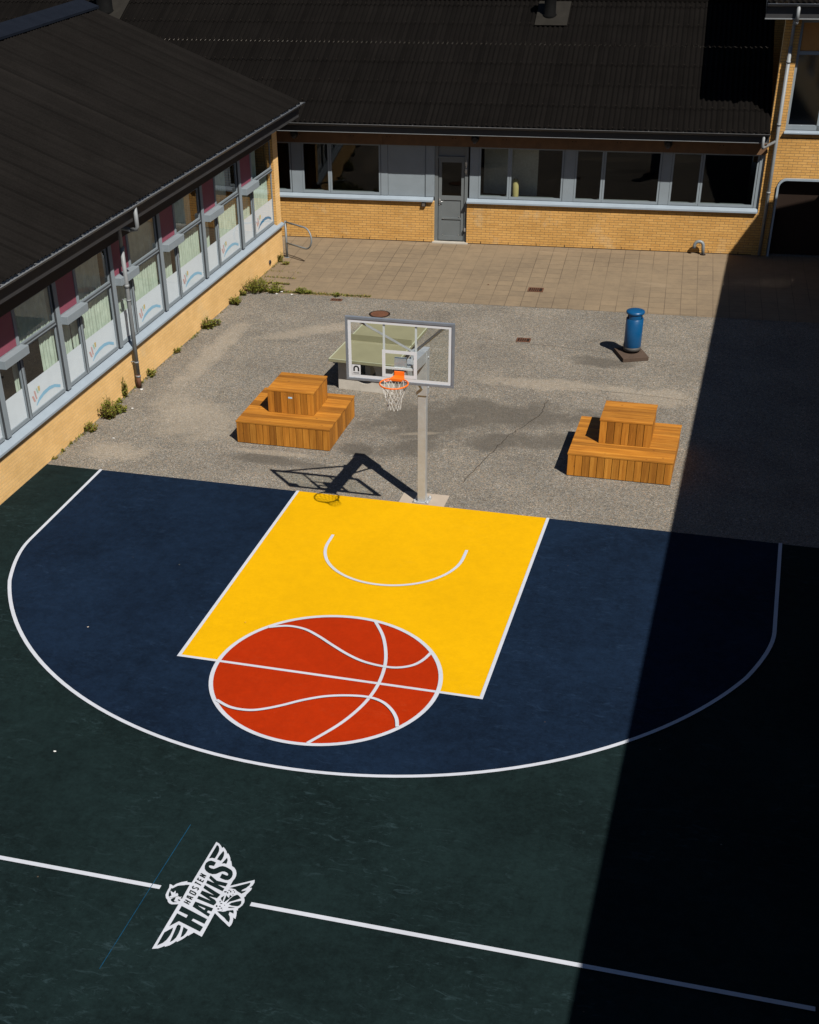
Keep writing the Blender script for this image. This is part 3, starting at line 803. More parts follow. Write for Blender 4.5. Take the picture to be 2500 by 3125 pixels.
# curtain spans per bay: (narrow light list, wide light list, upper list) as fractions of each light
CUR = {0: ([(.78, .97)], [(.62, 1)], [(0, 1)]), 1: ([(0, .55), (.7, .95)], [(0, 1)], [(0, .85)]), 2: ([(0, 1)], [(0, 1)], [(0, 1)]),
       3: ([(.1, .75)], [(0, 1)], [(0, .8)]), 4: ([(0, .5)], [(0, 1)], [(0, .6)]), 5: ([(.3, 1)], [(0, .9)], [(0, .4)]),
       -1: ([(0, 1)], [(0, 1)], [(0, 1)]), -2: ([(0, 1)], [(0, .5)], [(0, .5)]), -3: ([(0, 1)], [(0, 1)], [(0, 1)])}
def sash(mb, x, y0, y1, z0, z1, w=.038, d=.03, m=0):
    """a sash frame ring; outer edges given"""
    mb.box((x, y0, z0), (x+d, y0+w, z1), m); mb.box((x, y1-w, z0), (x+d, y1, z1), m)
    mb.box((x, y0+w, z0), (x+d, y1-w, z0+w), m); mb.box((x, y0+w, z1-w), (x+d, y1-w, z1), m)
for k in range(-3, 6):
    P0 = -.20+2.487*k
    E = P0+2.487 if k < 5 else 14.738
    mb = MB()
    mb.box((-.15, P0+.055, 1.022), (-.035, P0+.20, 3.199))                     # wide post
    mb.box((-.15, P0+.99, 1.022), (-.062, P0+1.06, 3.199))             # slim mullion
    mb.box((-.15, P0+.252, 1.022), (-.07, E-.002, 1.05))
    mb.box((-.15, P0+1.067, 2.405), (-.045, E-.002, 2.445))             # transom
    mb.box((-.15, P0+.252, 2.36), (-.06, P0+.983, 2.50))
    for (ya, yb, za, zb) in ((P0+.226, P0+.981, 1.053, 2.355), (P0+1.07, E+.024, 1.053, 2.40), (P0+1.07, E+.024, 2.45, 3.195)):
        sash(mb, -.105, ya, yb, za, zb)
    for ya in (P0+.040, P0+.202):                                   # dark joints beside the post
        mb.box((-.08, ya, 1.03), (-.045, ya+.014, 3.19), 1)
    for ya in (P0+.974, P0+1.062): mb.box((-.085, ya, 1.055), (-.060, ya+.012, 2.36), 1)
    mb.box((-.085, P0+1.08, 2.398), (-.040, E+.02, 2.408), 1); mb.box((-.085, P0+1.08, 2.442), (-.040, E+.02, 2.452), 1)
    w = mb.build('window', [M['grey_blue'], M['grey_dark']], left)
    mb = MB()
    for (ya, yb, za, zb) in ((P0+.24, P0+.965, 1.08, 2.33), (P0+1.09, E, 1.08, 2.38), (P0+1.09, E, 2.47, 3.17)):
        mb.face([(-.092, ya, za), (-.092, yb, za), (-.092, yb, zb), (-.092, ya, zb)])
    mb.build('pane', M['glass'], w)
    mb = MB(); mb.box((-.09, P0+.262, 2.505), (-.072, P0+.978, 3.195))
    mb.build('maroon_panel', M['maroon'], w)
    mb = MB(); mb.box((-.055, P0+.20, 2.335), (.11, P0+1.10, 2.495)); mb.box((-.02, P0+.215, 2.325), (.095, P0+1.085, 2.334), 1)
    mb.build('ventilation_box', [M['grey_blue'], M['grey_dark']], w, bevel=.008)
    mb = MB()
    fx = -.099
    mb.face([(fx, P0+.27, 1.07), (fx, P0+.97, 1.07), (fx, P0+.97, 1.675), (fx, P0+.27, 1.675)])
    mb.face([(fx, P0+1.08, 1.07), (fx, E-.02, 1.07), (fx, E-.02, 1.675), (fx, P0+1.08, 1.675)])
    bx = fx+.003
    o0 = P0+.46
    strong = 1 if k != 5 else 5
    n = len(ARC)//2
    for q in range(n-1):
        a, b, c_, d_ = ARC[q], ARC[q+1], ARC[len(ARC)-2-q], ARC[len(ARC)-1-q]
        mb.face([(bx, o0+p[0]-.0, p[1]) for p in (a, b, c_, d_)], strong)
    for q, bar in enumerate(BARS):
        mb.face([(bx, o0+p[0], p[1]) for p in bar], (2, 2, 3, 4)[q])
    mb.build('frosted_film', [M['film'], M['film_blue'], M['film_red'], M['film_green'], M['film_yellow'], M['film_cyan']], w)
    mb = MB()
    for (ya, yb, za, zb), spans in zip(((P0+.25, P0+1.0, .95, 2.40), (P0+1.05, E, .95, 2.42), (P0+1.05, E, 2.42, 3.25)), CUR[k]):
        for f0, f1 in spans:
            pleat(mb, ya+(yb-ya)*f0, ya+(yb-ya)*f1+(.16 if f1 == 1 else .06), za, zb, -.185, seed=k*7+int(f0*10))
    if mb.f: mb.build('curtain', M['curtain'], w)

# downpipe with swan neck, half way along
mb = MB()
pl_ = 5.15
mb.tube([(.695, 4.84, 4.02), (.695, 4.85, 3.64), (.66, 4.87, 3.58), (.50, 4.93, 3.54)], .042, 10)
mb.tube([(.51, 4.925, 3.54), (.16, 5.10, 3.52), (.13, 5.13, 3.46), (.13, pl_-.02, 3.08)], .040, 10)
mb.tube([(.13, pl_-.02, 3.10), (.13, pl_, 2.3), (.13, pl_+.0, .32)], .047, 12)
mb.tube([(.13, pl_, 2.32), (.13, pl_, 2.25)], .056, 12); mb.tube([(.13, pl_, 3.12), (.13, pl_, 3.02)], .054, 12)
for zz in (2.0, .62):
    mb.tube([(.13, pl_, zz), (.13, pl_, zz-.035)], .057, 12)
    mb.box((-.02, pl_-.012, zz-.02), (.09, pl_+.012, zz-.008))
mb.tube([(.13, pl_, .32), (.13, pl_, .02)], .05, 12, 1)
mb.tube([(.13, pl_, .30), (.13, pl_, .26)], .058, 12, 0)
mb.build('downpipe', [M['pipe'], M['rust']], left)
mb = MB(); mb.tube([(.0, 14.0, .18), (.03, 14.0, .18)], .06, 14); mb.tube([(.03, 14.0, .18), (.034, 14.0, .18)], .04, 12, 1)
mb.build('wall_vent', [M['grey_dark'], M['iron_dark']], left)

# ------------------------------------------------------------------ long block at the back
back = empty('school_block', BA, BANG, 'long low yellow brick block with a grey door and black corrugated roof', 'building')
S0, S1 = -16.0, 13.44
mb = MB()
for a, b in ((S0, 4.50), (5.45, S1-.002)):
    bbox(mb, (a, 0, 0), (b, .3, 1.13))
bbox(mb, (4.44, .135, 0), (4.499, .3, 1.13)); 
bbox(mb, (S0, .301, 0), (S0+.3, 10, 3.0)); bbox(mb, (S0, 10, 0), (S1, 10.3, 3.0))
mb.build('wall', [M['brick_y'], M['brick_x']], back)
mb = MB()
for a, b in ((S0, 4.49), (5.46, S1-.01)):
    mb.box((a, -.004, .004), (b, -.0005, .022))
    x = a+.4 if a > 0 else a+.2
    while x < b: mb.box((x, -.0045, .024), (x+.014, -.001, .085)); x += .80
mb.build('weep_slots', M['iron_dark'], back)
for a, b in ((S0, 4.475), (5.44, 13.425)):
    mb = MB(); mb.hexa([(a, -.09, 1.132), (b, -.09, 1.132), (b, .12, 1.132), (a, .12, 1.132), (a, -.09, 1.185), (b, -.09, 1.185), (b, .12, 1.245), (a, .12, 1.245)])
    mb.build('sill', M['sill'], back, bevel=.006)
mb = MB()
for a, b in ((S0, -3.1), (-3.095, 3.03), (3.035, 8.20), (8.205, 13.435)): mb.box((a, -.03, 2.62), (b, .14, 3.055))
for a in (-.9, .55, 2.1, 3.15, 5.0, 6.4, 8.3, 9.5, 12.2):      # bolt plates and fixings
    for dx in (0, .09):
        mb.box((a+dx, -.036, 2.82), (a+dx+.022, -.03, 2.845), 1)
mb.build('beam', [M['beam'], M['iron_dark']], back)
mb = MB(); mb.box((S0, -.62, 3.06), (S1-.01, .14, 3.09)); mb.box((S0, .15, 3.06), (S1-.01, 9.9, 3.10))
mb.build('soffit', M['soffit'], back)
mb = MB(); mb.box((S0, -.665, 3.055), (S1-.02, -.63, 3.255)); mb.box((S0, -.675, 3.05), (S1-.05, -.666, 3.062), 1)
mb.build('fascia', [M['fascia'], M['pipe']], back)
gutter('gutter', back, 'x', S0, 13.42, -.735, 3.285, .06, 'gutter_dark', .9)
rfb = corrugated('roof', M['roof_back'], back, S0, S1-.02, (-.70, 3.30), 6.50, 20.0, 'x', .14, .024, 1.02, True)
cs, sn = math.cos(R(20)), math.sin(R(20))
ry, rz_ = -.70+6.5*cs, 3.30+6.5*sn
mb = MB(); mb.face([(S0, ry, rz_), (S1, ry, rz_), (S1, ry+6*cs, rz_-6*sn), (S0, ry+6*cs, rz_-6*sn)])
mb.build('roof_far_slope', M['roof_back'], rfb)
mb = MB(); mb.tube([(S0, ry, rz_+.02), (S1-.02, ry, rz_+.02)], .10, 12); mb.build('ridge_cap', M['roof_back'], rfb)
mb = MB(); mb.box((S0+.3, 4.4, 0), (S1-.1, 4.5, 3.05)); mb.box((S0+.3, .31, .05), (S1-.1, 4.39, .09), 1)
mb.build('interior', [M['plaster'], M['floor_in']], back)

WY = .10
def back_window(a, n1, m1, b, zb=1.246, zt=2.618, blind=None):
    """frame from a to b; narrow light up to n1, mullion n1..m1, wide light to b"""
    mb = MB()
    for p, q in ((a, n1+ (m1-n1)/2 -.004), (m1-(m1-n1)/2+.004, b)):
        w_, d = .052, .035
        mb.box((p, WY-d, zb), (p+w_, WY, zt)); mb.box((q-w_, WY-d, zb), (q, WY, zt))
        mb.box((p+w_, WY-d, zb), (q-w_, WY, zb+.065)); mb.box((p+w_, WY-d, zt-.05), (q-w_, WY, zt))
    w = mb.build('window', M['grey_blue'], back)
    mb = MB()
    for p, q in ((a+.05, (n1+m1)/2-.05), ((n1+m1)/2+.05, b-.05)):
        mb.face([(p, WY-.012, zb+.06), (q, WY-.012, zb+.06), (q, WY-.012, zt-.045), (p, WY-.012, zt-.045)])
    mb.build('pane', M['glass_dark'], w)
    mb = MB(); mb.box((a, WY+.02, zb-.02), (b, WY+.22, zb+.03)); mb.build('inner_sill', M['grey_blue'], w)
    return w
back_window(-2.30, -1.60, -1.48, .335)
back_window(-5.0, -4.3, -4.18, -2.62)
back_window(.655, 1.40, 1.54, 2.95)
wfr = back_window(5.755, 6.55, 6.68, 8.105)
back_window(8.42, 9.12, 9.27, 10.745)
back_window(11.02, 11.745, 11.90, 13.30)
M['blind'] = plain('dusty_blind', (.62, .61, .56), .95, .05, 0, .25, 1.2, 20)
mb = MB(); mb.face([(5.80, WY+.75, 1.2), (7.35, WY+.55, 1.2), (7.35, WY+.55, 2.75), (5.80, WY+.75, 2.75)])
mb.build('blind', M['blind'], wfr)
# posts and infill panels between the windows
for a, b in ((.342, .648), (2.957, 3.155), (4.245, 4.50), (5.50, 5.748), (8.112, 8.413), (10.752, 11.013), (13.306, 13.43), (-2.61, -2.31), (S0, -5.01)):
    mb = MB()
    mb.box((a, WY-.03, 1.246), (b, WY+.02, 2.618))
    mb.box((a-.006, WY-.045, 1.25), (a+.001, WY-.028, 2.61), 1)
    mb.build('post_cladding', [M['grey_blue'], M['grey_dark']], back)
mb = MB(); mb.box((3.165, WY-.022, 1.246), (4.235, WY+.02, 2.618)); 
mb.build('infill_panel', M['grey_blue'], back)
# door in a shallow recess
DY = .145
mb = MB()
mb.box((4.505, DY-.06, .03), (4.60, DY+.05, 2.60)); mb.box((5.36, DY-.06, .03), (5.45, DY+.05, 2.60)); mb.box((4.60, DY-.06, 2.28), (5.36, DY+.05, 2.33)); mb.box((4.60, DY-.02, 2.33), (5.36, DY+.05, 2.60))
mb.box((4.615, DY-.03, .045), (4.70, DY+.02, 2.275)); mb.box((5.26, DY-.03, .045), (5.345, DY+.02, 2.275))
mb.box((4.70, DY-.03, 2.17), (5.26, DY+.02, 2.275)); mb.box((4.70, DY-.03, 1.16), (5.26, DY+.02, 1.27)); mb.box((4.70, DY-.03, .045), (5.26, DY+.02, .17)); mb.box((4.70, DY-.03, .63), (5.26, DY+.02, .68))
mb.box((4.70, DY-.008, .17), (5.26, DY+.015, .63)); mb.box((4.70, DY-.008, .68), (5.26, DY+.015, 1.16))
for x, z in ((4.74, .2), (5.2, .2), (4.74, .65), (5.2, .72)): mb.box((x, DY-.034, z-.012), (x+.024, DY-.03, z+.012), 1)
door = mb.build('door', [M['door_grey'], M['handle']], back)
mb = MB(); mb.face([(4.69, DY, 1.26), (5.27, DY, 1.26), (5.27, DY, 2.18), (4.69, DY, 2.18)]); mb.build('pane', M['glass_dark'], door)
mb = MB(); mb.box((4.625, DY-.045, 1.02), (4.665, DY-.03, 1.2)); mb.tube([(4.645, DY-.04, 1.13), (4.645, DY-.085, 1.13), (4.76, DY-.085, 1.125)], .012, 8)
mb.build('handle', M['handle'], door)
for z0 in (1.93, 2.12):
    mb = MB(); mb.box((5.37, DY-.13, z0), (5.425, DY-.06, z0+.09)); mb.box((5.385, DY-.10, z0-.05), (5.41, DY-.062, z0+.14)); mb.build('hinge_stay', M['handle'], door)
mb = MB(); mb.box((5.37, DY-.12, .33), (5.42, DY-.06, .42)); mb.build('hinge_stay', M['handle'], door)
mb = MB(); mb.box((4.47, -.10, .004), (5.50, DY-.061, .03)); mb.build('threshold', M['thread'], door)
mb = MB(); mb.box((4.15, -.07, 1.0), (4.27, -.0, 1.10)); mb.box((4.17, -.075, 1.01), (4.25, -.071, 1.09), 1); mb.build('wall_socket', [M['lamp_black'], M['lamp_glass']], back, bevel=.004)
# short downpipe that joins the tall pipe of the next block
mb = MB(); mb.tube([(13.27, -.735, 3.23), (13.27, -.735, 2.98), (13.28, -.70, 2.94), (13.60, -.16, 2.98)], .038, 10); mb.build('downpipe', M['pipe'], back)

# roof vents on the black roof
def on_roof(s, d, h=0): return Vector((s, -.70+d*cs-h*sn, 3.30+d*sn+h*cs))
def roof_vent(s, d, r, h, patch, label):
    p = on_roof(s, d)
    w = Vector((0, 0, 0))
    o = empty('roof_vent', tuple(Matrix.Rotation(BANG, 4, 'Z') @ p + BA), BANG, label, 'roof vent', 'vents on the black roof')
    mb = MB()
    x0, x1, d0, d1 = patch
    q = [on_roof(s+a, d+b, .045)-p for a, b in ((x0, d0), (x1, d0), (x1, d1), (x0, d1))]
    q2 = [on_roof(s+a, d+b, .055)-p for a, b in ((x0, d0), (x1, d0), (x1, d1), (x0, d1))]
    mb.hexa([tuple(v) for v in q+q2]); mb.build('flashing', M['lead'], o)
    mb = MB(); mb.lathe([(r*1.25, -.05), (r*1.2, .06), (r, .08), (r, h-.12), (r*1.02, h-.11), (r*1.35, h-.10), (r*1.35, h-.02), (r*.6, h+.03)], seg=20); mb.build('stack', M['vent_black'], o)
    mb = MB(); mb.lathe([(r*1.5, h+.0), (r*1.5, h+.03), (r*.4, h+.09)], seg=20); mb.build('cowl', M['vent_black'], o)
    return o
roof_vent(7.1, 5.55, .17, .75, (-.38, .55, -.55, .75), 'black roof vent on a pale flashing near the ridge of the black roof')
roof_vent(-6.55, 5.55, .24, .9, (-.4, .62, -.5, .7), 'thick black roof vent behind the top corner of the classroom roof')

# ------------------------------------------------------------------ two-storey block on the right
CA = BA + Matrix.Rotation(BANG, 3, 'Z') @ Vector((13.44, 0, 0))
tall = empty('two_storey_block', CA, BANG, 'two storey yellow brick block with an upstairs window over a dark gateway', 'building')
TX = 14.0
mb = MB()
bbox(mb, (0, 0, 0), (.385, .3, 6.02)); bbox(mb, (.385, 0, 2.05), (TX, .3, 3.16)); bbox(mb, (3.6, 0, 0), (TX, .3, 2.049))
bbox(mb, (3.3, 0, 3.161), (TX, .3, 5.82)); bbox(mb, (.386, 0, 5.82), (TX, .3, 6.02))
mb.hexa([(0.002, .301, 0), (.3, .301, 0), (1.2, 11, 0), (.9, 11, 0), (0.002, .301, 6.02), (.3, .301, 6.02), (1.2, 11, 6.02), (.9, 11, 6.02)]); bbox(mb, (.301, 10.7, 0), (TX, 11.0, 6.02))
mb.face([(0.003, .01, 6.02), (.9, 11, 6.02), (.45, 5.4, 8.05)], 0)
# rounded corner of the gateway
rc = .24
pts = [(.385, 2.05)]+[(.385+rc-rc*math.cos(R(a)), 2.05-rc+rc*math.sin(R(a))) for a in range(0, 91, 15)]
mb.face([(x, 0, z) for x, z in pts][::-1], 1)
mb.build('wall', [M['brick_y'], M['brick_x']], tall)
mb = MB(); mb.box((.30, -.004, 3.04), (TX, .0, 3.052)); mb.build('string_course', M['iron_dark'], tall)
path = [(.40, 0.0), (.40, 2.05-rc)]+[(.40+rc-rc*math.cos(R(a)), 2.05-rc+rc*math.sin(R(a))) for a in range(10, 91, 10)]+[(3.55, 2.05), (3.55, 0)]
mb = MB()
for (xa, za), (xb, zb) in zip(path[:-1], path[1:]):
    d = Vector((xb-xa, zb-za)).normalized(); n = Vector((d.y, -d.x))*.055
    mb.hexa([(xa, -.05, za), (xb, -.05, zb), (xb+n.x, -.05, zb+n.y), (xa+n.x, -.05, za+n.y), (xa, .22, za), (xb, .22, zb), (xb+n.x, .22, zb+n.y), (xa+n.x, .22, za+n.y)])
gate = mb.build('gateway', M['sill'], tall)
mb = MB(); mb.box((.46, .20, .02), (1.98, .24, 1.99)); mb.box((2.0, .20, .02), (3.5, .24, 1.99)); mb.box((1.90, .17, .9), (1.94, .2, 1.2)); mb.build('gate_leaf', M['iron_dark'], gate)
# upstairs window
mb = MB()
WZ0, WZ1 = 3.24, 5.82
mb.box((.385, .06, WZ0), (.45, .16, WZ1)); mb.box((1.17, .07, WZ0), (1.25, .16, WZ1)); mb.box((2.2, .07, WZ0), (2.28, .16, WZ1)); mb.box((3.23, .06, WZ0), (3.30, .16, WZ1))
mb.box((.45, .07, WZ0), (3.23, .16, WZ0+.11)); mb.box((.45, .07, 5.02), (3.23, .16, 5.10)); mb.box((.45, .07, 5.75), (3.23, .16, WZ1))
uw = mb.build('window', M['grey_blue'], tall)
mb = MB()
for a, b in ((.45, 1.17), (1.25, 2.2), (2.28, 3.23)): mb.face([(a, .12, WZ0+.10), (b, .12, WZ0+.10), (b, .12, 5.03), (a, .12, 5.03)])
mb.build('pane', M['sun_glass'], uw)
mb = MB(); mb.box((.455, .10, 5.105), (1.165, .13, 5.745)); mb.box((1.255, .10, 5.105), (3.225, .13, 5.745)); mb.build('spandrel_panel', M['orange_panel'], uw)
mb = MB(); mb.hexa([(.36, -.09, 3.165), (3.33, -.09, 3.165), (3.33, .15, 3.165), (.36, .15, 3.165), (.36, -.09, 3.20), (3.33, -.09, 3.20), (3.33, .15, 3.238), (.36, .15, 3.238)]); mb.build('sill', M['sill'], uw, bevel=.005)
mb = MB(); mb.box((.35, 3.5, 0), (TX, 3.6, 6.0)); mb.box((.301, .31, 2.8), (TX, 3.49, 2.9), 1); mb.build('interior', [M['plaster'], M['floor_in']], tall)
mb = MB(); mb.box((-.52, -.62, 6.02), (TX, .3, 6.05)); mb.box((.3, .301, 6.0), (TX, 10.6, 6.04)); mb.build('soffit', M['soffit'], tall)
mb = MB(); mb.box((-.55, -.665, 5.93), (TX, -.63, 6.22)); mb.box((-.56, -.675, 5.92), (TX, -.666, 5.945), 1); mb.build('fascia', [M['fascia'], M['pipe']], tall)
gutter('gutter', tall, 'x', -.54, TX, -.735, 6.275, .065, 'gutter', .9)
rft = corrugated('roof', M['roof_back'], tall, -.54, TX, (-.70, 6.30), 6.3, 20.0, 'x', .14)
mb = MB()
ty, tz = -.70+6.3*cs, 6.30+6.3*sn
mb.face([(-.54, ty, tz), (TX, ty, tz), (TX, ty+6.5*cs, tz-6.5*sn), (-.54, ty+6.5*cs, tz-6.5*sn)])
mb.build('roof_far_slope', M['roof_back'], rft)
mb = MB(); mb.hexa([(-.56, -.70, 6.10), (-.53, -.70, 6.10), (-.53, ty, tz-.2), (-.56, ty, tz-.2), (-.56, -.70, 6.30), (-.53, -.70, 6.30), (-.53, ty, tz), (-.56, ty, tz)]); mb.build('verge_board', M['fascia'], rft)
mb = MB()
mb.tube([(.21, -.735, 6.22), (.21, -.735, 5.88)], .045, 10)
mb.tube([(.21, -.735, 5.90), (.21, -.70, 5.84), (.205, -.14, 5.82), (.20, -.11, 5.78), (.20, -.11, 5.22)], .042, 10)
mb.tube([(.20, -.11, 5.24), (.20, -.11, .05)], .047, 12)
for zz in (3.42, 1.72, 4.9): mb.tube([(.20, -.11, zz), (.20, -.11, zz-.05)], .057, 12); mb.box((.185, -.08, zz-.03), (.215, .0, zz-.018))
mb.build('downpipe', M['pipe'], tall)

# ------------------------------------------------------------------ wing beyond the right edge, which throws the long shadow
wing = empty('brick_wing', (9.15, 0, 0), 0, 'long two storey brick wing shading the right side of the court', 'building')
WN, WS = 14.20, -34.0
mb = MB()
bbox(mb, (0, WS, 0), (.3, WN-.25, 1.0)); bbox(mb, (0, WS, 2.5), (.3, WN-.25, 4.0)); bbox(mb, (0, WS, 5.5), (.3, WN-.25, 6.0))
y = WS
while y < WN-.3:
    bbox(mb, (0.001, y, 1.0), (.299, min(y+.9, WN-.251), 2.5)); bbox(mb, (0.001, y, 4.0), (.299, min(y+.9, WN-.251), 5.5)); y += 3.2
bbox(mb, (.301, WN-.55, 0), (9, WN-.25, 6.0)); bbox(mb, (.301, WS, 0), (9, WS+.3, 6.0)); bbox(mb, (8.7, WS+.301, 0), (9, WN-.551, 6.0))
mb.build('wall', [M['brick_y'], M['brick_x']], wing)
y = WS+.9
while y < WN-2.5:
    for z0 in (1.0, 4.0):
        mb = MB(); sash(mb, .08, y, y+1.14, z0, z0+1.5, .06, .05); sash(mb, .08, y+1.16, y+2.3, z0, z0+1.5, .06, .05)
        w = mb.build('window', M['grey_blue'], wing)
        mb = MB(); mb.face([(.11, y, z0), (.11, y+2.3, z0), (.11, y+2.3, z0+1.5), (.11, y, z0+1.5)]); mb.build('pane', M['glass_dark'], w)
    y += 3.2
mb = MB(); mb.box((3, WS+.4, 0), (3.1, WN-.6, 6)); mb.build('interior', M['plaster'], wing)
mb = MB(); mb.box((-.80, WS, 6.02), (8.9, WN-.26, 6.06)); mb.build('soffit', M['soffit'], wing)
mb = MB(); mb.box((-.83, WS, 6.0), (-.80, WN, 6.24)); mb.build('fascia', M['fascia'], wing)
gutter('gutter', wing, 'y', WS, WN, -.765, 6.25, .065)
mb = MB()
mb.face([(-.83, WS, 6.27), (-.83, WN, 6.27), (4.5, WN, 8.2), (4.5, WS, 8.2)]); mb.face([(4.5, WS, 8.2), (4.5, WN, 8.2), (9.8, WN, 6.27), (9.8, WS, 6.27)])
mb.face([(-.83, WN-.26, 6.06), (9.8, WN-.26, 6.06), (4.5, WN-.26, 8.15)])
mb.build('roof', M['roof_back'], wing)
link = empty('added_shade_block', (8.0, 14.30, 0), 0, 'flat roofed brick block added out of view to shade the gateway', 'building')  # added unseen block, sized to keep sun off the gateway and nearby ground
mb = MB(); bbox(mb, (0, 0, 0), (6, 2.5, 3.2)); mb.build('wall', [M['brick_y'], M['brick_x']], link)
mb = MB(); mb.box((-.15, -.05, 3.2), (6.1, 2.2, 3.42)); mb.build('roof', M['fascia'], link)
# ------------------------------------------------------------------ basketball hoop
hoop = empty('basketball_hoop', (0, .14, 0), 0, 'basketball hoop with glass backboard on a square steel post at the baseline', 'basketball hoop')
def hp(x, y, z): return (x, y-.14, z)
mb = MB(); mb.box(hp(-.075, .065, .03), hp(.075, .215, 2.3))
mb.build('post', M['galv'], hoop, bevel=.006)
mb = MB(); mb.box(hp(-.098, .042, 2.12), hp(.098, .238, 2.94)); mb.box(hp(-.102, .038, 2.935), hp(.102, .242, 2.95))
for zz in (2.25, 2.8):
    mb.tube([hp(.098, .14, zz), hp(.112, .14, zz)], .022, 6); mb.tube([hp(0, .042, zz), hp(0, .028, zz)], .022, 6)
mb.build('sleeve', M['galv'], hoop, bevel=.004)
mb = MB(); mb.box(hp(-.15, .0, .012), hp(.15, .28, .03))
for a in (-.12, .12):
    for b in (.03, .25): mb.tube([hp(a, b, .03), hp(a, b, .075)], .016, 6); mb.tube([hp(a, b, .03), hp(a, b, .05)], .03, 6)
for a in (-1, 1):
    mb.hexa([hp(a*.075, .13, .03), hp(a*.14, .13, .03), hp(a*.14, .15, .03), hp(a*.075, .15, .03), hp(a*.075, .13, .16), hp(a*.08, .13, .16), hp(a*.08, .15, .16), hp(a*.075, .15, .16)])
mb.build('base_plate', M['galv'], hoop)
BX, BY, BZ = .015, -1.53, 2.966
mb = MB()
aw = .085
mb.hexa([hp(-aw, .041, 2.72), hp(aw, .041, 2.72), hp(aw, -1.40, 2.92), hp(-aw, -1.40, 2.92)][:0] or
        [hp(-aw, -1.42, 2.93), hp(aw, -1.42, 2.93), hp(aw, .041, 2.74), hp(-aw, .041, 2.74), hp(-aw, -1.42, 3.13), hp(aw, -1.42, 3.13), hp(aw, .041, 2.94), hp(-aw, .041, 2.94)])
mb.box(hp(-.03, -.60, 3.02), hp(.03, -.46, 3.16))
mb.build('arm', M['galv'], hoop, bevel=.004)
mb = MB(); mb.tube([hp(0, .04, 2.24), hp(0, -.72, 2.86)], .022, 6); mb.build('strut', M['galv'], hoop)
for sx in (-.70, .75):
    mb = MB(); mb.tube([hp(.02*(1 if sx > 0 else -1), -.52, 3.13), hp(BX+sx, BY+.03, BZ+.98)], .026, 4, square=True); mb.build('brace', M['galv'], hoop)
# backboard
bw, bh = .915, 1.07
bz0 = BZ-.015
mb = MB(); mb.face([hp(BX-bw+.03, BY, bz0+.03), hp(BX+bw-.03, BY, bz0+.03), hp(BX+bw-.03, BY, bz0+bh-.03), hp(BX-bw+.03, BY, bz0+bh-.03)])
board = mb.build('backboard', M['board_glass'], hoop)
mb = MB(); fwid = .045
def bframe(mb, x0, x1, z0, z1, w, ya, yb, m=0):
    mb.box(hp(x0, ya, z0), hp(x1, yb, z0+w), m); mb.box(hp(x0, ya, z1-w), hp(x1, yb, z1), m)
    mb.box(hp(x0, ya, z0+w), hp(x0+w, yb, z1-w), m); mb.box(hp(x1-w, ya, z0+w), hp(x1, yb, z1-w), m)
bframe(mb, BX-bw, BX+bw, bz0, bz0+bh, .042, BY-.018, BY+.032)
mb.build('board_frame', M['frame_alu'], board, bevel=.003)
mb = MB(); bframe(mb, BX-bw+.044, BX+bw-.044, bz0+.044, bz0+bh-.044, .05, BY-.006, BY-.003)
mb.build('border_line', M['white_plastic'], board)
mb = MB(); bframe(mb, BX-.295, BX+.295, BZ+.085, BZ+.085+.46, .055, BY-.0095, BY-.0065)
mb.build('target_square', M['white_plastic'], board)
mb = MB()
for sx in (-.285, .255):
    q = MB(); q.box(hp(BX+sx-.0, BY+.012, bz0+.045), hp(BX+sx+.032, BY+.035, bz0+bh-.045)); q.build('support_bar', M['white_plastic'], board)
mb = MB()
mb.box(hp(BX-.28, BY+.012, BZ+.215), hp(BX+.28, BY+.035, BZ+.25), 1)
mb.box(hp(BX-.10, BY+.036, BZ-.0), hp(BX+.10, BY+.10, BZ+.40))
mb.build('mounting_frame', [M['galv'], M['white_plastic']], board)
mb = MB()
sx0, sz0 = BX-.815, BZ+.085
mb.box(hp(sx0, BY-.0095, sz0), hp(sx0+.145, BY-.0065, sz0+.165))
cx_, cz_ = sx0+.0725, sz0+.075
ar = [(cx_+.052*math.cos(R(a)), cz_+.025+.052*math.sin(R(a))) for a in range(0, 181, 15)]
ai = [(cx_+.024*math.cos(R(a)), cz_+.025+.026*math.sin(R(a))) for a in range(0, 181, 15)]
for (o1, i1), (o2, i2) in zip(list(zip(ar, ai))[:-1], list(zip(ar, ai))[1:]):
    mb.face([hp(o1[0], BY-.0105, o1[1]), hp(i1[0], BY-.0105, i1[1]), hp(i2[0], BY-.0105, i2[1]), hp(o2[0], BY-.0105, o2[1])], 1)
for s in (1, -1): mb.face([hp(cx_+s*.024, BY-.0105, cz_-.02), hp(cx_+s*.052, BY-.0105, cz_-.02), hp(cx_+s*.052, BY-.0105, cz_+.025), hp(cx_+s*.024, BY-.0105, cz_+.025)], 1)
mb.face([hp(sx0+.02, BY-.0105, sz0+.014), hp(sx0+.125, BY-.0105, sz0+.014), hp(sx0+.125, BY-.0105, sz0+.038), hp(sx0+.02, BY-.0105, sz0+.038)], 2)
mb.build('sticker', [M['white_plastic'], M['black'], M['grey_print']], board)
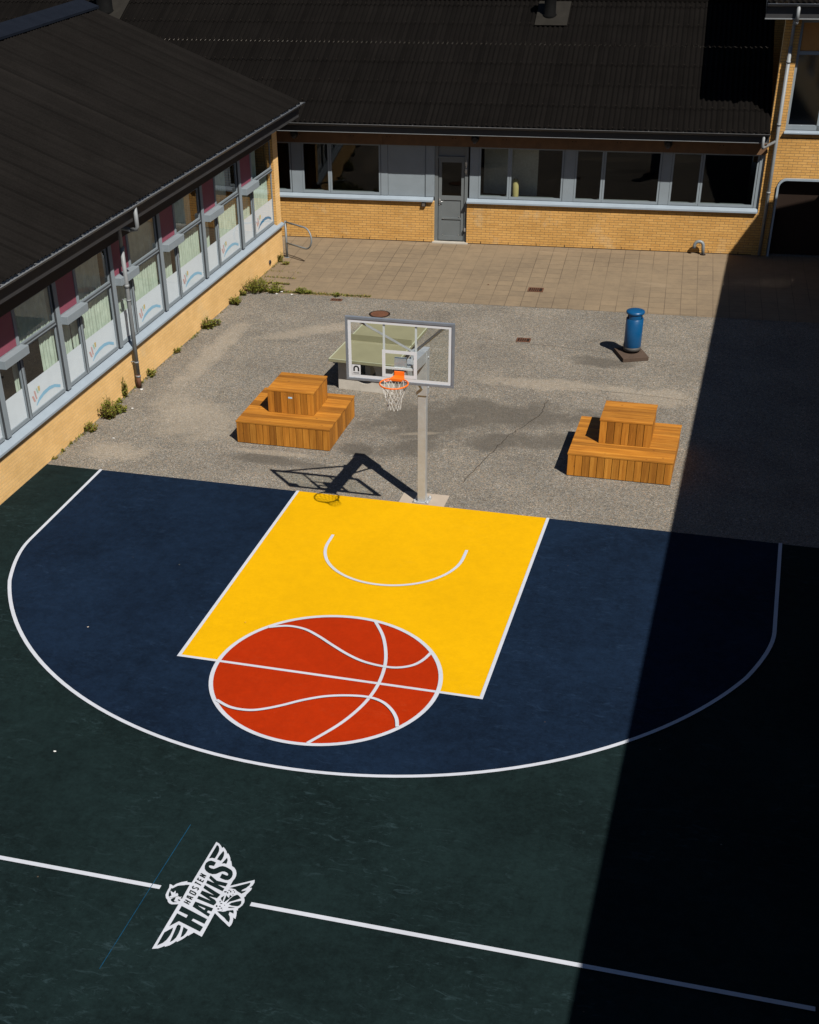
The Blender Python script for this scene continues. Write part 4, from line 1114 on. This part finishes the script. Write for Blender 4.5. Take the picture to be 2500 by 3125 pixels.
# ring
RC = (BX+.0, BY-.375, 3.095)
mb = MB(); mb.tube([hp(RC[0]+.232*math.cos(R(a)), RC[1]+.232*math.sin(R(a)), RC[2]) for a in range(0, 360, 8)], .0125, 10, closed=True)
ring = mb.build('ring', M['rim'], hoop)
mb = MB()
mb.box(hp(RC[0]-.085, BY-.035, RC[2]-.085), hp(RC[0]+.085, BY-.0115, RC[2]+.075))
mb.hexa([hp(RC[0]-.13, RC[1]+.19, RC[2]-.035), hp(RC[0]+.13, RC[1]+.19, RC[2]-.035), hp(RC[0]+.08, BY-.036, RC[2]-.075), hp(RC[0]-.08, BY-.036, RC[2]-.075),
         hp(RC[0]-.13, RC[1]+.19, RC[2]+.008), hp(RC[0]+.13, RC[1]+.19, RC[2]+.008), hp(RC[0]+.08, BY-.036, RC[2]+.012), hp(RC[0]-.08, BY-.036, RC[2]+.012)])
mb.tube([hp(RC[0]+.236*math.cos(R(a)), RC[1]+.236*math.sin(R(a)), RC[2]-.035) for a in range(28, 153, 8)], .009, 6)
mb.build('ring_bracket', M['rim'], ring, bevel=.004)
mb = MB()
NL = 12
lev = [(0, .222, -.012), (1, .185, -.10), (2, .150, -.185), (3, .125, -.265), (4, .112, -.34), (5, .115, -.42)]
def npnt(k, j):
    i, r, dz = lev[k]
    a = 2*math.pi*(j+(.5 if k % 2 else 0))/NL
    jr = random.Random(k*31+(j % NL)*7)
    rr = r*(1+jr.uniform(-.05, .05))
    return hp(RC[0]+rr*math.cos(a)+dz*-.0, RC[1]+rr*math.sin(a), RC[2]+dz+jr.uniform(-.012, .012))
for k in range(5):
    for j in range(NL):
        a = npnt(k, j)
        for q in ((j, j-1) if k % 2 == 0 else (j, j+1)):
            mb.tube([a, npnt(k+1, q % NL)], .0042, 4, caps=False)
mb.build('net', M['net'], ring)
pad = MB(); pad.box((-.42, -.012, 0), (.45, .47, .0085))
tag(pad.build('concrete_pad', M['pad']), 'square pale concrete pad set in asphalt under the hoop post', 'concrete pad')

# ------------------------------------------------------------------ stepped timber seats
def plank_box(x0, x1, y0, y1, z0, z1, pw, open_bottom=True, top_t=.03):
    """timber box: upright boards on the four sides"""
    mb = MB(); marks = []
    t = .022
    def put(a, b, d):
        marks.append((len(mb.f), d)); mb.box(a, b)
    n = int(round((x1-x0)/pw)); w = (x1-x0)/n
    for k in range(n):
        for y in (y0, y1-t):
            put((x0+k*w+.0045, y, z0), (x0+(k+1)*w-.0045, y+t, z1), 1.0)
    n = int(round((y1-y0-2*t)/pw)); w = (y1-y0-2*t-.006)/n
    for k in range(n):
        for x in (x0+.003, x1-t-.003):
            put((x, y0+t+.003+k*w+.0055, z0), (x+t, y0+t+.003+(k+1)*w-.0055, z1), 1.0)
    return mb, marks
def plank_top(x0, x1, y0, y1, z, pw, t=.034, hole=None):
    mb = MB(); marks = []
    n = int(round((y1-y0)/pw)); w = (y1-y0)/n
    for k in range(n):
        marks.append((len(mb.f), 0.0)); mb.box((x0, y0+k*w+.0025, z), (x1, y0+(k+1)*w-.0025, z+t))
    return mb, marks
def wood_build(mbm, name, parent):
    mb, marks = mbm
    o = mb.build(name, M['wood'], parent, bevel=.003)
    d = [0.0]*len(mb.f)
    marks = marks+[(len(mb.f), 0)]
    for (a, v), (b, _) in zip(marks[:-1], marks[1:]):
        for q in range(a, b): d[q] = v
    at = o.data.attributes.new('dir', 'FLOAT', 'FACE'); at.data.foreach_set('value', d)
    return o
def seat(x, y, label):
    o = empty('stepped_seat', (x, y, 0), 0, label, 'timber seat', 'stepped timber seats')
    W_, D_, H_ = 2.01, 1.84, .47
    wood_build(plank_box(.008, W_-.008, .008, D_-.008, .012, H_-.034, .142), 'lower_sides', o)
    wood_build(plank_top(0, W_, 0, D_, H_-.033, .142), 'lower_top', o)
    mb = MB(); mb.box((.035, .035, .01), (W_-.035, D_-.035, H_-.04)); mb.box((.535, .625, H_+.002), (1.475, 1.525, .915)); mb.build('inner_frame', M['wood_gap'], o)
    wood_build(plank_box(.508, 1.502, .598, 1.552, H_+.004, .926, .142), 'upper_sides', o)
    wood_build(plank_top(.50, 1.51, .59, 1.56, .927, .139), 'upper_top', o)
    return o
sl = seat(-4.36, 1.865, 'stepped timber seat beside the hoop near the stone table')
mb = MB(); mb.box((.96, .595, .80), (1.045, .5965, .835)); mb.box((.965, .594, .806), (1.04, .5955, .829), 1)
mb.build('name_plate', [M['white_plastic'], M['film_blue']], sl)
seat(2.45, 1.865, 'stepped timber seat at the edge of the big shadow')

# ------------------------------------------------------------------ concrete table-tennis table
tt = empty('stone_table', (-2.46, 6.07, 0), R(-3), 'concrete table tennis table with a greenish top behind the backboard', 'table')
mb = MB(); mb.box((-.76, -1.24, .70), (.76, 1.24, .765)); mb.build('table_top', M['table_green'], tt, bevel=.008)
mb = MB()
for a, b in (((-.762, -1.242, .767), (-.735, 1.242, .768)), ((.735, -1.242, .767), (.762, 1.242, .768)), ((-.735, -1.242, .767), (.735, -1.215, .768)), ((-.735, 1.215, .767), (.735, 1.242, .768))):
    mb.box(a, b)
mb.build('edge_line', M['table_edge'], tt)
mb = MB(); mb.box((-.76, -.008, .767), (.76, .008, .90))
mb.build('net_plate', M['table_green'], tt)
def holed_panel(w, h, t, hx, hz, r):
    mb = MB()
    seg = 32
    inner = [(hx+r*math.cos(2*math.pi*k/seg), hz+r*math.sin(2*math.pi*k/seg)) for k in range(seg)]
    def outer(a):
        c, s = math.cos(a), math.sin(a)
        k = 1e9
        if c > 1e-9: k = min(k, (w/2-hx)/c)
        if c < -1e-9: k = min(k, (-w/2-hx)/c)
        if s > 1e-9: k = min(k, (h-hz)/s)
        if s < -1e-9: k = min(k, (0-hz)/s)
        return (hx+c*k, hz+s*k)
    angs = sorted([2*math.pi*k/seg for k in range(seg)]+[math.atan2(z-hz, x-hx) % (2*math.pi) for x, z in ((-w/2, 0), (w/2, 0), (w/2, h), (-w/2, h))])
    I = [(hx+r*math.cos(a), hz+r*math.sin(a)) for a in angs]; O = [outer(a) for a in angs]
    n = len(angs)
    for k in range(n):
        j = (k+1) % n
        mb.face([(I[k][0], -t/2, I[k][1]), (O[k][0], -t/2, O[k][1]), (O[j][0], -t/2, O[j][1]), (I[j][0], -t/2, I[j][1])])
        mb.face([(I[j][0], t/2, I[j][1]), (O[j][0], t/2, O[j][1]), (O[k][0], t/2, O[k][1]), (I[k][0], t/2, I[k][1])])
        mb.face([(I[k][0], t/2, I[k][1]), (I[k][0], -t/2, I[k][1]), (I[j][0], -t/2, I[j][1]), (I[j][0], t/2, I[j][1])])
        mb.face([(O[k][0], -t/2, O[k][1]), (O[k][0], t/2, O[k][1]), (O[j][0], t/2, O[j][1]), (O[j][0], -t/2, O[j][1])])
    return mb
for y in (-.90, .90):
    p = holed_panel(1.24, .70, .15, 0, .42, .255).build('leg_panel', M['concrete'], tt)
    p.location = (-.02, y, 0)
mb = MB(); mb.box((-.08, -.76, .25), (.04, .76, .5)); mb.build('stretcher', M['concrete'], tt)

# ------------------------------------------------------------------ blue litter bin on its slab
bn = empty('litter_bin', (2.925, 8.60, .092), R(24), 'tall round blue litter bin with a domed lid on a brown slab', 'litter bin')
mb = MB(); mb.lathe([(.13, 0), (.13, .045)], seg=24); mb.lathe([(.196, .045), (.198, .125), (.192, .13)], seg=40); mb.build('foot_band', M['bin_band'], bn)
mb = MB(); mb.lathe([(.194, .131), (.198, .14), (.198, .775), (.190, .782)], seg=40); mb.build('body', M['bin_blue'], bn)
mb = MB(); mb.lathe([(.165, .783), (.165, .90)], seg=32, m=1)
for a0, a1 in ((205, 300), (30, 110)):
    pts = arc((0, 0), .190, a0, a1, 14); pin = arc((0, 0), .172, a0, a1, 14)
    for k in range(14):
        (xa, ya), (xb, yb) = pts[k], pts[k+1]; (xc, yc), (xd, yd) = pin[k], pin[k+1]
        mb.hexa([(xa, ya, .775), (xb, yb, .775), (xd, yd, .775), (xc, yc, .775), (xa, ya, .905), (xb, yb, .905), (xd, yd, .905), (xc, yc, .905)])
mb.build('neck', [M['bin_blue'], M['iron_dark']], bn)
mb = MB(); mb.lathe([(.18, .885), (.206, .893), (.213, .905), (.213, .935), (.20, .952), (.12, .972), (.03, .98)], seg=40); mb.build('lid', M['bin_blue'], bn)
mb = MB(); mb.box((-.206, -.02, .10), (-.198, .02, .22)); mb.tube([(-.20, 0, .20), (-.225, 0, .20), (-.225, 0, .12)], .008, 6); mb.build('lock', M['bin_band'], bn)
sb = MB(); sb.box((-.305, -.36, 0), (.305, .36, .092)); so = sb.build('concrete_slab', M['slab'], bevel=.008)
so.location = (2.925, 8.53, 0); so.rotation_euler.z = R(24)
tag(so, 'thick brown concrete slab under the blue bin', 'slab')

# ------------------------------------------------------------------ bent tube rail, pipe stub, covers
P0_, P1_ = Vector((-7.38, 14.09)), Vector((-6.45, 13.54))
dv = (P1_-P0_); Lr = dv.length; dv.normalize()
rail = empty('tube_rail', (P0_.x, P0_.y, 0), math.atan2(dv.y, dv.x), 'galvanised tube rail bent in a loop on a single post by the corner', 'handrail')
mb = MB(); mb.tube([(0, 0, .0), (0, 0, 1.0)], .033, 12); mb.tube([(0, 0, .004), (0, 0, .012)], .07, 12); mb.build('post', M['galv_rail'], rail)
rr_ = .285
path = [(0, 0, .975), (Lr-rr_-.1, 0, .975)]+[(Lr-rr_+rr_*math.sin(R(a)), 0, .69+rr_*math.cos(R(a))) for a in range(10, 171, 16)]+[(Lr-rr_-.1, 0, .405), (0, 0, .405)]
mb = MB(); mb.tube(path, .023, 10); mb.build('loop', M['galv_rail'], rail)
bp = empty('bent_pipe', (3.95, 16.72, 0), BANG, 'short grey pipe bent over like a hook at the foot of the brick wall', 'pipe')
mb = MB(); mb.tube([(0, 0, 0), (-.02, 0, .22)]+[(-.14+.12*math.cos(R(a)), 0, .24+.12*math.sin(R(a))) for a in range(15, 181, 20)]+[(-.265, 0, .17)], .045, 12); mb.build('bend', M['galv_rail'], bp)
mb = MB(); mb.tube([(0, 0, .004), (0, 0, .02)], .075, 12); mb.build('collar', M['iron_dark'], bp)
def cover_round(x, y, r, label):
    o = empty('manhole_cover', (x, y, 0), 0, label, 'manhole cover')
    mb = MB(); mb.lathe([(r, .0), (r, .009), (r-.035, .010)], seg=40); mb.build('frame', M['iron_dark'], o)
    mb = MB(); mb.lathe([(r-.045, .0), (r-.045, .013)], seg=40)
    for k in range(8):
        a = 2*math.pi*k/8
        for q in (.35, .7): mb.box(((r-.05)*q*math.cos(a)-.014, (r-.05)*q*math.sin(a)-.014, .0132), ((r-.05)*q*math.cos(a)+.014, (r-.05)*q*math.sin(a)+.014, .017))
    mb.build('lid', M['iron'], o)
cover_round(-3.56, 10.06, .27, 'round rusty manhole cover in the asphalt behind the backboard')
def drain(x, y, w, d, rz, label, z=0.0, grp='drain gratings'):
    o = empty('drain_grating', (x, y, z), R(rz), label, 'drain grating', grp)
    mb = MB(); mb.box((-w/2, -d/2, 0), (w/2, d/2, .004)); mb.build('pit', M['iron_dark'], o)
    mb = MB()
    for a, b in (((-w/2, -d/2, .0045), (w/2, -d/2+.03, .012)), ((-w/2, d/2-.03, .0045), (w/2, d/2, .012)), ((-w/2, -d/2+.03, .0045), (-w/2+.03, d/2-.03, .012)), ((w/2-.03, -d/2+.03, .0045), (w/2, d/2-.03, .012))): mb.box(a, b)
    n = int((w-.06)/.05)
    for k in range(1, n): mb.box((-w/2+.03+k*.05-.008, -d/2+.03, .0045), (-w/2+.03+k*.05+.010, d/2-.03, .010))
    mb.build('grate', M['iron'], o)
drain(-.05, 12.75, .40, .32, 3, 'rusty drain grating set in the paving slabs', .005)
drain(.31, 9.02, .34, .26, 3, 'rusty drain grating in the asphalt right of the backboard')
drain(-4.95, 10.88, .30, .16, 3, 'small rusty grating beside the weeds at the edge of the paving')

# wall lamps under the eaves
for s_, lab in ((.50, 'round black wall lamp nearest the corner with the classroom wing'), (5.64, 'round black wall lamp above the grey door'), (10.86, 'round black wall lamp over the far right windows')):
    p = BA + Matrix.Rotation(BANG, 3, 'Z') @ Vector((s_, -.03, 2.85))
    o = empty('wall_lamp', p, BANG, lab, 'wall lamp', 'wall lamps under the eaves')
    mb = MB(); mb.tube([(0, 0, 0), (0, -.05, 0)], .11, 18); mb.tube([(0, -.05, .0), (0, -.12, .0), (0, -.15, -.0)], [.105, .09, .05], 18); mb.build('housing', M['lamp_black'], o)
    mb = MB(); mb.tube([(0, -.06, -.09), (0, -.10, -.075)], .05, 12); mb.build('lens', M['lamp_glass'], o)
# pale canister on the inner sill
p = BA + Matrix.Rotation(BANG, 3, 'Z') @ Vector((6.78, WY+.15, 1.277))
o = empty('canister', p, 0, 'pale yellow canister standing inside the window right of the door', 'canister')
mb = MB(); mb.lathe([(.085, 0), (.09, .02), (.09, .40), (.07, .45), (.035, .47)], seg=20); mb.build('body', plain('pale_plastic', (.70, .60, .27), .6, .2), o)
mb = MB(); mb.lathe([(.04, .471), (.04, .51)], seg=14); mb.build('cap', M['handle'], o)

# ------------------------------------------------------------------ weeds along the wall and joint
def weed(x, y, h, r, n, label, upright=.6, dry=.1, lean=(0, 0), name='weed'):
    o = empty(name, (x, y, 0), 0, label, 'weed', 'weeds at the foot of the wall')
    st = MB(); lf = MB()
    n = int(n*1.6); r *= 1.12
    k = max(4, int(n/12))
    for i in range(k):
        a = rnd.uniform(0, 2*math.pi); q = rnd.random()**.6*r
        b = Vector((q*.45*math.cos(a), q*.45*math.sin(a), 0))
        hh = h*rnd.uniform(.55, 1.05)*(1-.4*(q/r))
        t = Vector((q*math.cos(a)+lean[0]*hh, q*math.sin(a)+lean[1]*hh, hh))
        m_ = (b+t)/2+Vector((rnd.gauss(0, .02), rnd.gauss(0, .02), h*.08))
        st.tube([b, m_, t], [.006, .005, .003], 4, caps=False)
        for j in range(12):
            f = rnd.uniform(.12, 1.03)
            p = b.lerp(m_, f*2) if f < .5 else m_.lerp(t, f*2-1)
            d = Vector((rnd.gauss(0, 1), rnd.gauss(0, 1), rnd.uniform(-.2, 1.4)*upright)).normalized()
            L = rnd.uniform(.035, .085)*(1.1-.4*f)
            w = Vector((-d.y, d.x, rnd.uniform(-.5, .5))).normalized()*L*rnd.uniform(.16, .30)
            bend = Vector((0, 0, -L*rnd.uniform(0, .3)))
            v = min(1, max(0, .25+.6*f+rnd.gauss(0, .18)))
            mat = 1 if rnd.random() < dry else 0
            lf.face([p-w*.4, p+d*L*.5-w, p+d*L+bend, p+d*L*.5+w, p+w*.4], mat, v)
    st.build('stem', M['stem'], o)
    lf.build('leaves', [M['leaf'], M['leaf_dry']], o)
    return o
weed(-7.20, 11.10, .42, .38, 620, 'largest round weed clump at the wall where paving meets asphalt')
weed(-6.72, 11.14, .22, .24, 240, 'low bright weed right of the largest clump')
weed(-7.46, 10.72, .20, .10, 90, 'small narrow weed just below the largest clump', .9)
weed(-7.40, 9.98, .27, .17, 220, 'rounded weed on the wall side below the largest clump')
weed(-7.41, 13.64, .33, .07, 110, 'thin upright weed at the corner beside the tube rail', 1.2, .3)
weed(-7.22, 13.50, .11, .14, 80, 'low sprawling weed at the foot of the tube rail', .4, .3)
weed(-7.45, 8.15, .34, .17, 220, 'bushy weed half way along the classroom wall', 1.0)
weed(-7.33, 8.35, .24, .13, 120, 'second half of the bushy weed leaning over the asphalt', .8)
weed(-7.54, 6.38, .14, .10, 70, 'small weed on the wall above the downpipe', .8, .3)
weed(-7.55, 4.85, .22, .12, 100, 'weed just past the downpipe', .9, .2)
weed(-7.64, 3.58, .46, .07, 140, 'tall slim weed against the wall below the downpipe', 1.3, .2)
weed(-7.64, 3.28, .11, .07, 50, 'tiny weed between the slim and the spreading plants', .8)
weed(-7.48, 2.42, .52, .21, 420, 'big spreading plant with upright shoots against the classroom wall', 1.1, .12)
weed(-7.40, 2.75, .30, .17, 160, 'right hand part of the spreading plant over the asphalt', .7, .2)
weed(-7.58, 1.70, .22, .17, 150, 'yellowish weed trailing left of the spreading plant', .6, .3)
for x, y in ((-7.72, .98), (-7.70, .62), (-7.68, .24)): weed(x, y, .06, .06, 36, 'tiny weed in the wall joint next to the court edge', .5, .4)
weed(-5.01, 11.16, .13, .10, 80, 'small tuft in the joint beside the little grating', .7, .2)
weed(-6.03, 11.22, .17, .16, 130, 'middle tuft of the green strip along the paving edge', .7, .2)
weed(-5.78, 11.21, .13, .12, 90, 'right tuft of the green strip along the paving edge', .7, .2)
weed(-6.88, 11.72, .10, .07, 50, 'isolated little weed among the paving slabs', .7, .3)
# low growth in the joints: nobody could count it
mb = MB()
for k in range(3200):
    t = rnd.random()**1.3
    x = -7.35+3.2*t; y = 11.12+.055*(x+7.35)+rnd.gauss(0, .035)
    if rnd.random() < .25: x, y = -7.44+rnd.random()*.9, 11.4+abs(rnd.gauss(0, .6)); y = 11.3+round((y-11.3)/.5)*.5+rnd.gauss(0, .02)
    elif rnd.random() < .3:
        y = .2+13.7*rnd.random(); y += .5*math.sin(y*2.1)*rnd.random(); x = -7.735+.0175*y+.015+abs(rnd.gauss(0, .035))
    a = rnd.uniform(0, 6.28); L = rnd.uniform(.02, .085); d = Vector((math.cos(a)*.6, math.sin(a)*.6, rnd.uniform(.2, 1))).normalized()*L
    w = Vector((-math.sin(a), math.cos(a), 0))*L*.14; p = Vector((x, y, .004))
    mb.face([p-w, p+w, p+d], 1 if rnd.random() < .45 else 0)
tag(mb.build('joint_grass', [M['leaf'], M['leaf_dry']]), 'thin dry grass growing in the joints along wall and paving', 'grass', None, 'stuff')

# bits of litter
def litter(x, y, s, label, mat='litter'):
    mb = MB(); n = 7
    pts = [Vector((rnd.uniform(.5, 1)*s*math.cos(2*math.pi*k/n), rnd.uniform(.5, 1)*s*math.sin(2*math.pi*k/n), rnd.uniform(.003, s*.5))) for k in range(n)]
    c = Vector((0, 0, s*.55))
    for k in range(n): mb.face([pts[k], pts[(k+1) % n], c]); mb.face([pts[(k+1) % n], pts[k], Vector((0, 0, .004))])
    o = mb.build('litter', M[mat]); o.location = (x, y, .004)
    tag(o, label, 'litter', 'scraps of litter')
litter(-6.55, 11.13, .065, 'crumpled white scrap right of the largest weed clump')
litter(-6.62, 10.98, .045, 'flat white scrap on the asphalt edge by the weeds')
litter(-6.90, 10.98, .04, 'white scrap half hidden below the largest weed clump')
litter(-6.2, 10.99, .06, 'pale strip of litter on the asphalt below the green tufts')
litter(-7.45, 4.05, .05, 'white scrap at the foot of the downpipe')
litter(-7.2, 3.0, .04, 'white scrap near the spreading plant')
litter(-6.95, 1.45, .035, 'white chip on the asphalt below the spreading plant')
litter(-3.19, -8.76, .03, 'small white chip on the green court left of the badge')
litter(-1.35, 12.9, .035, 'brown leaf scrap on the paving in front of the door', 'iron')
litter(-4.2, -5.55, .02, 'tiny pale crumb on the blue court area', 'pad')
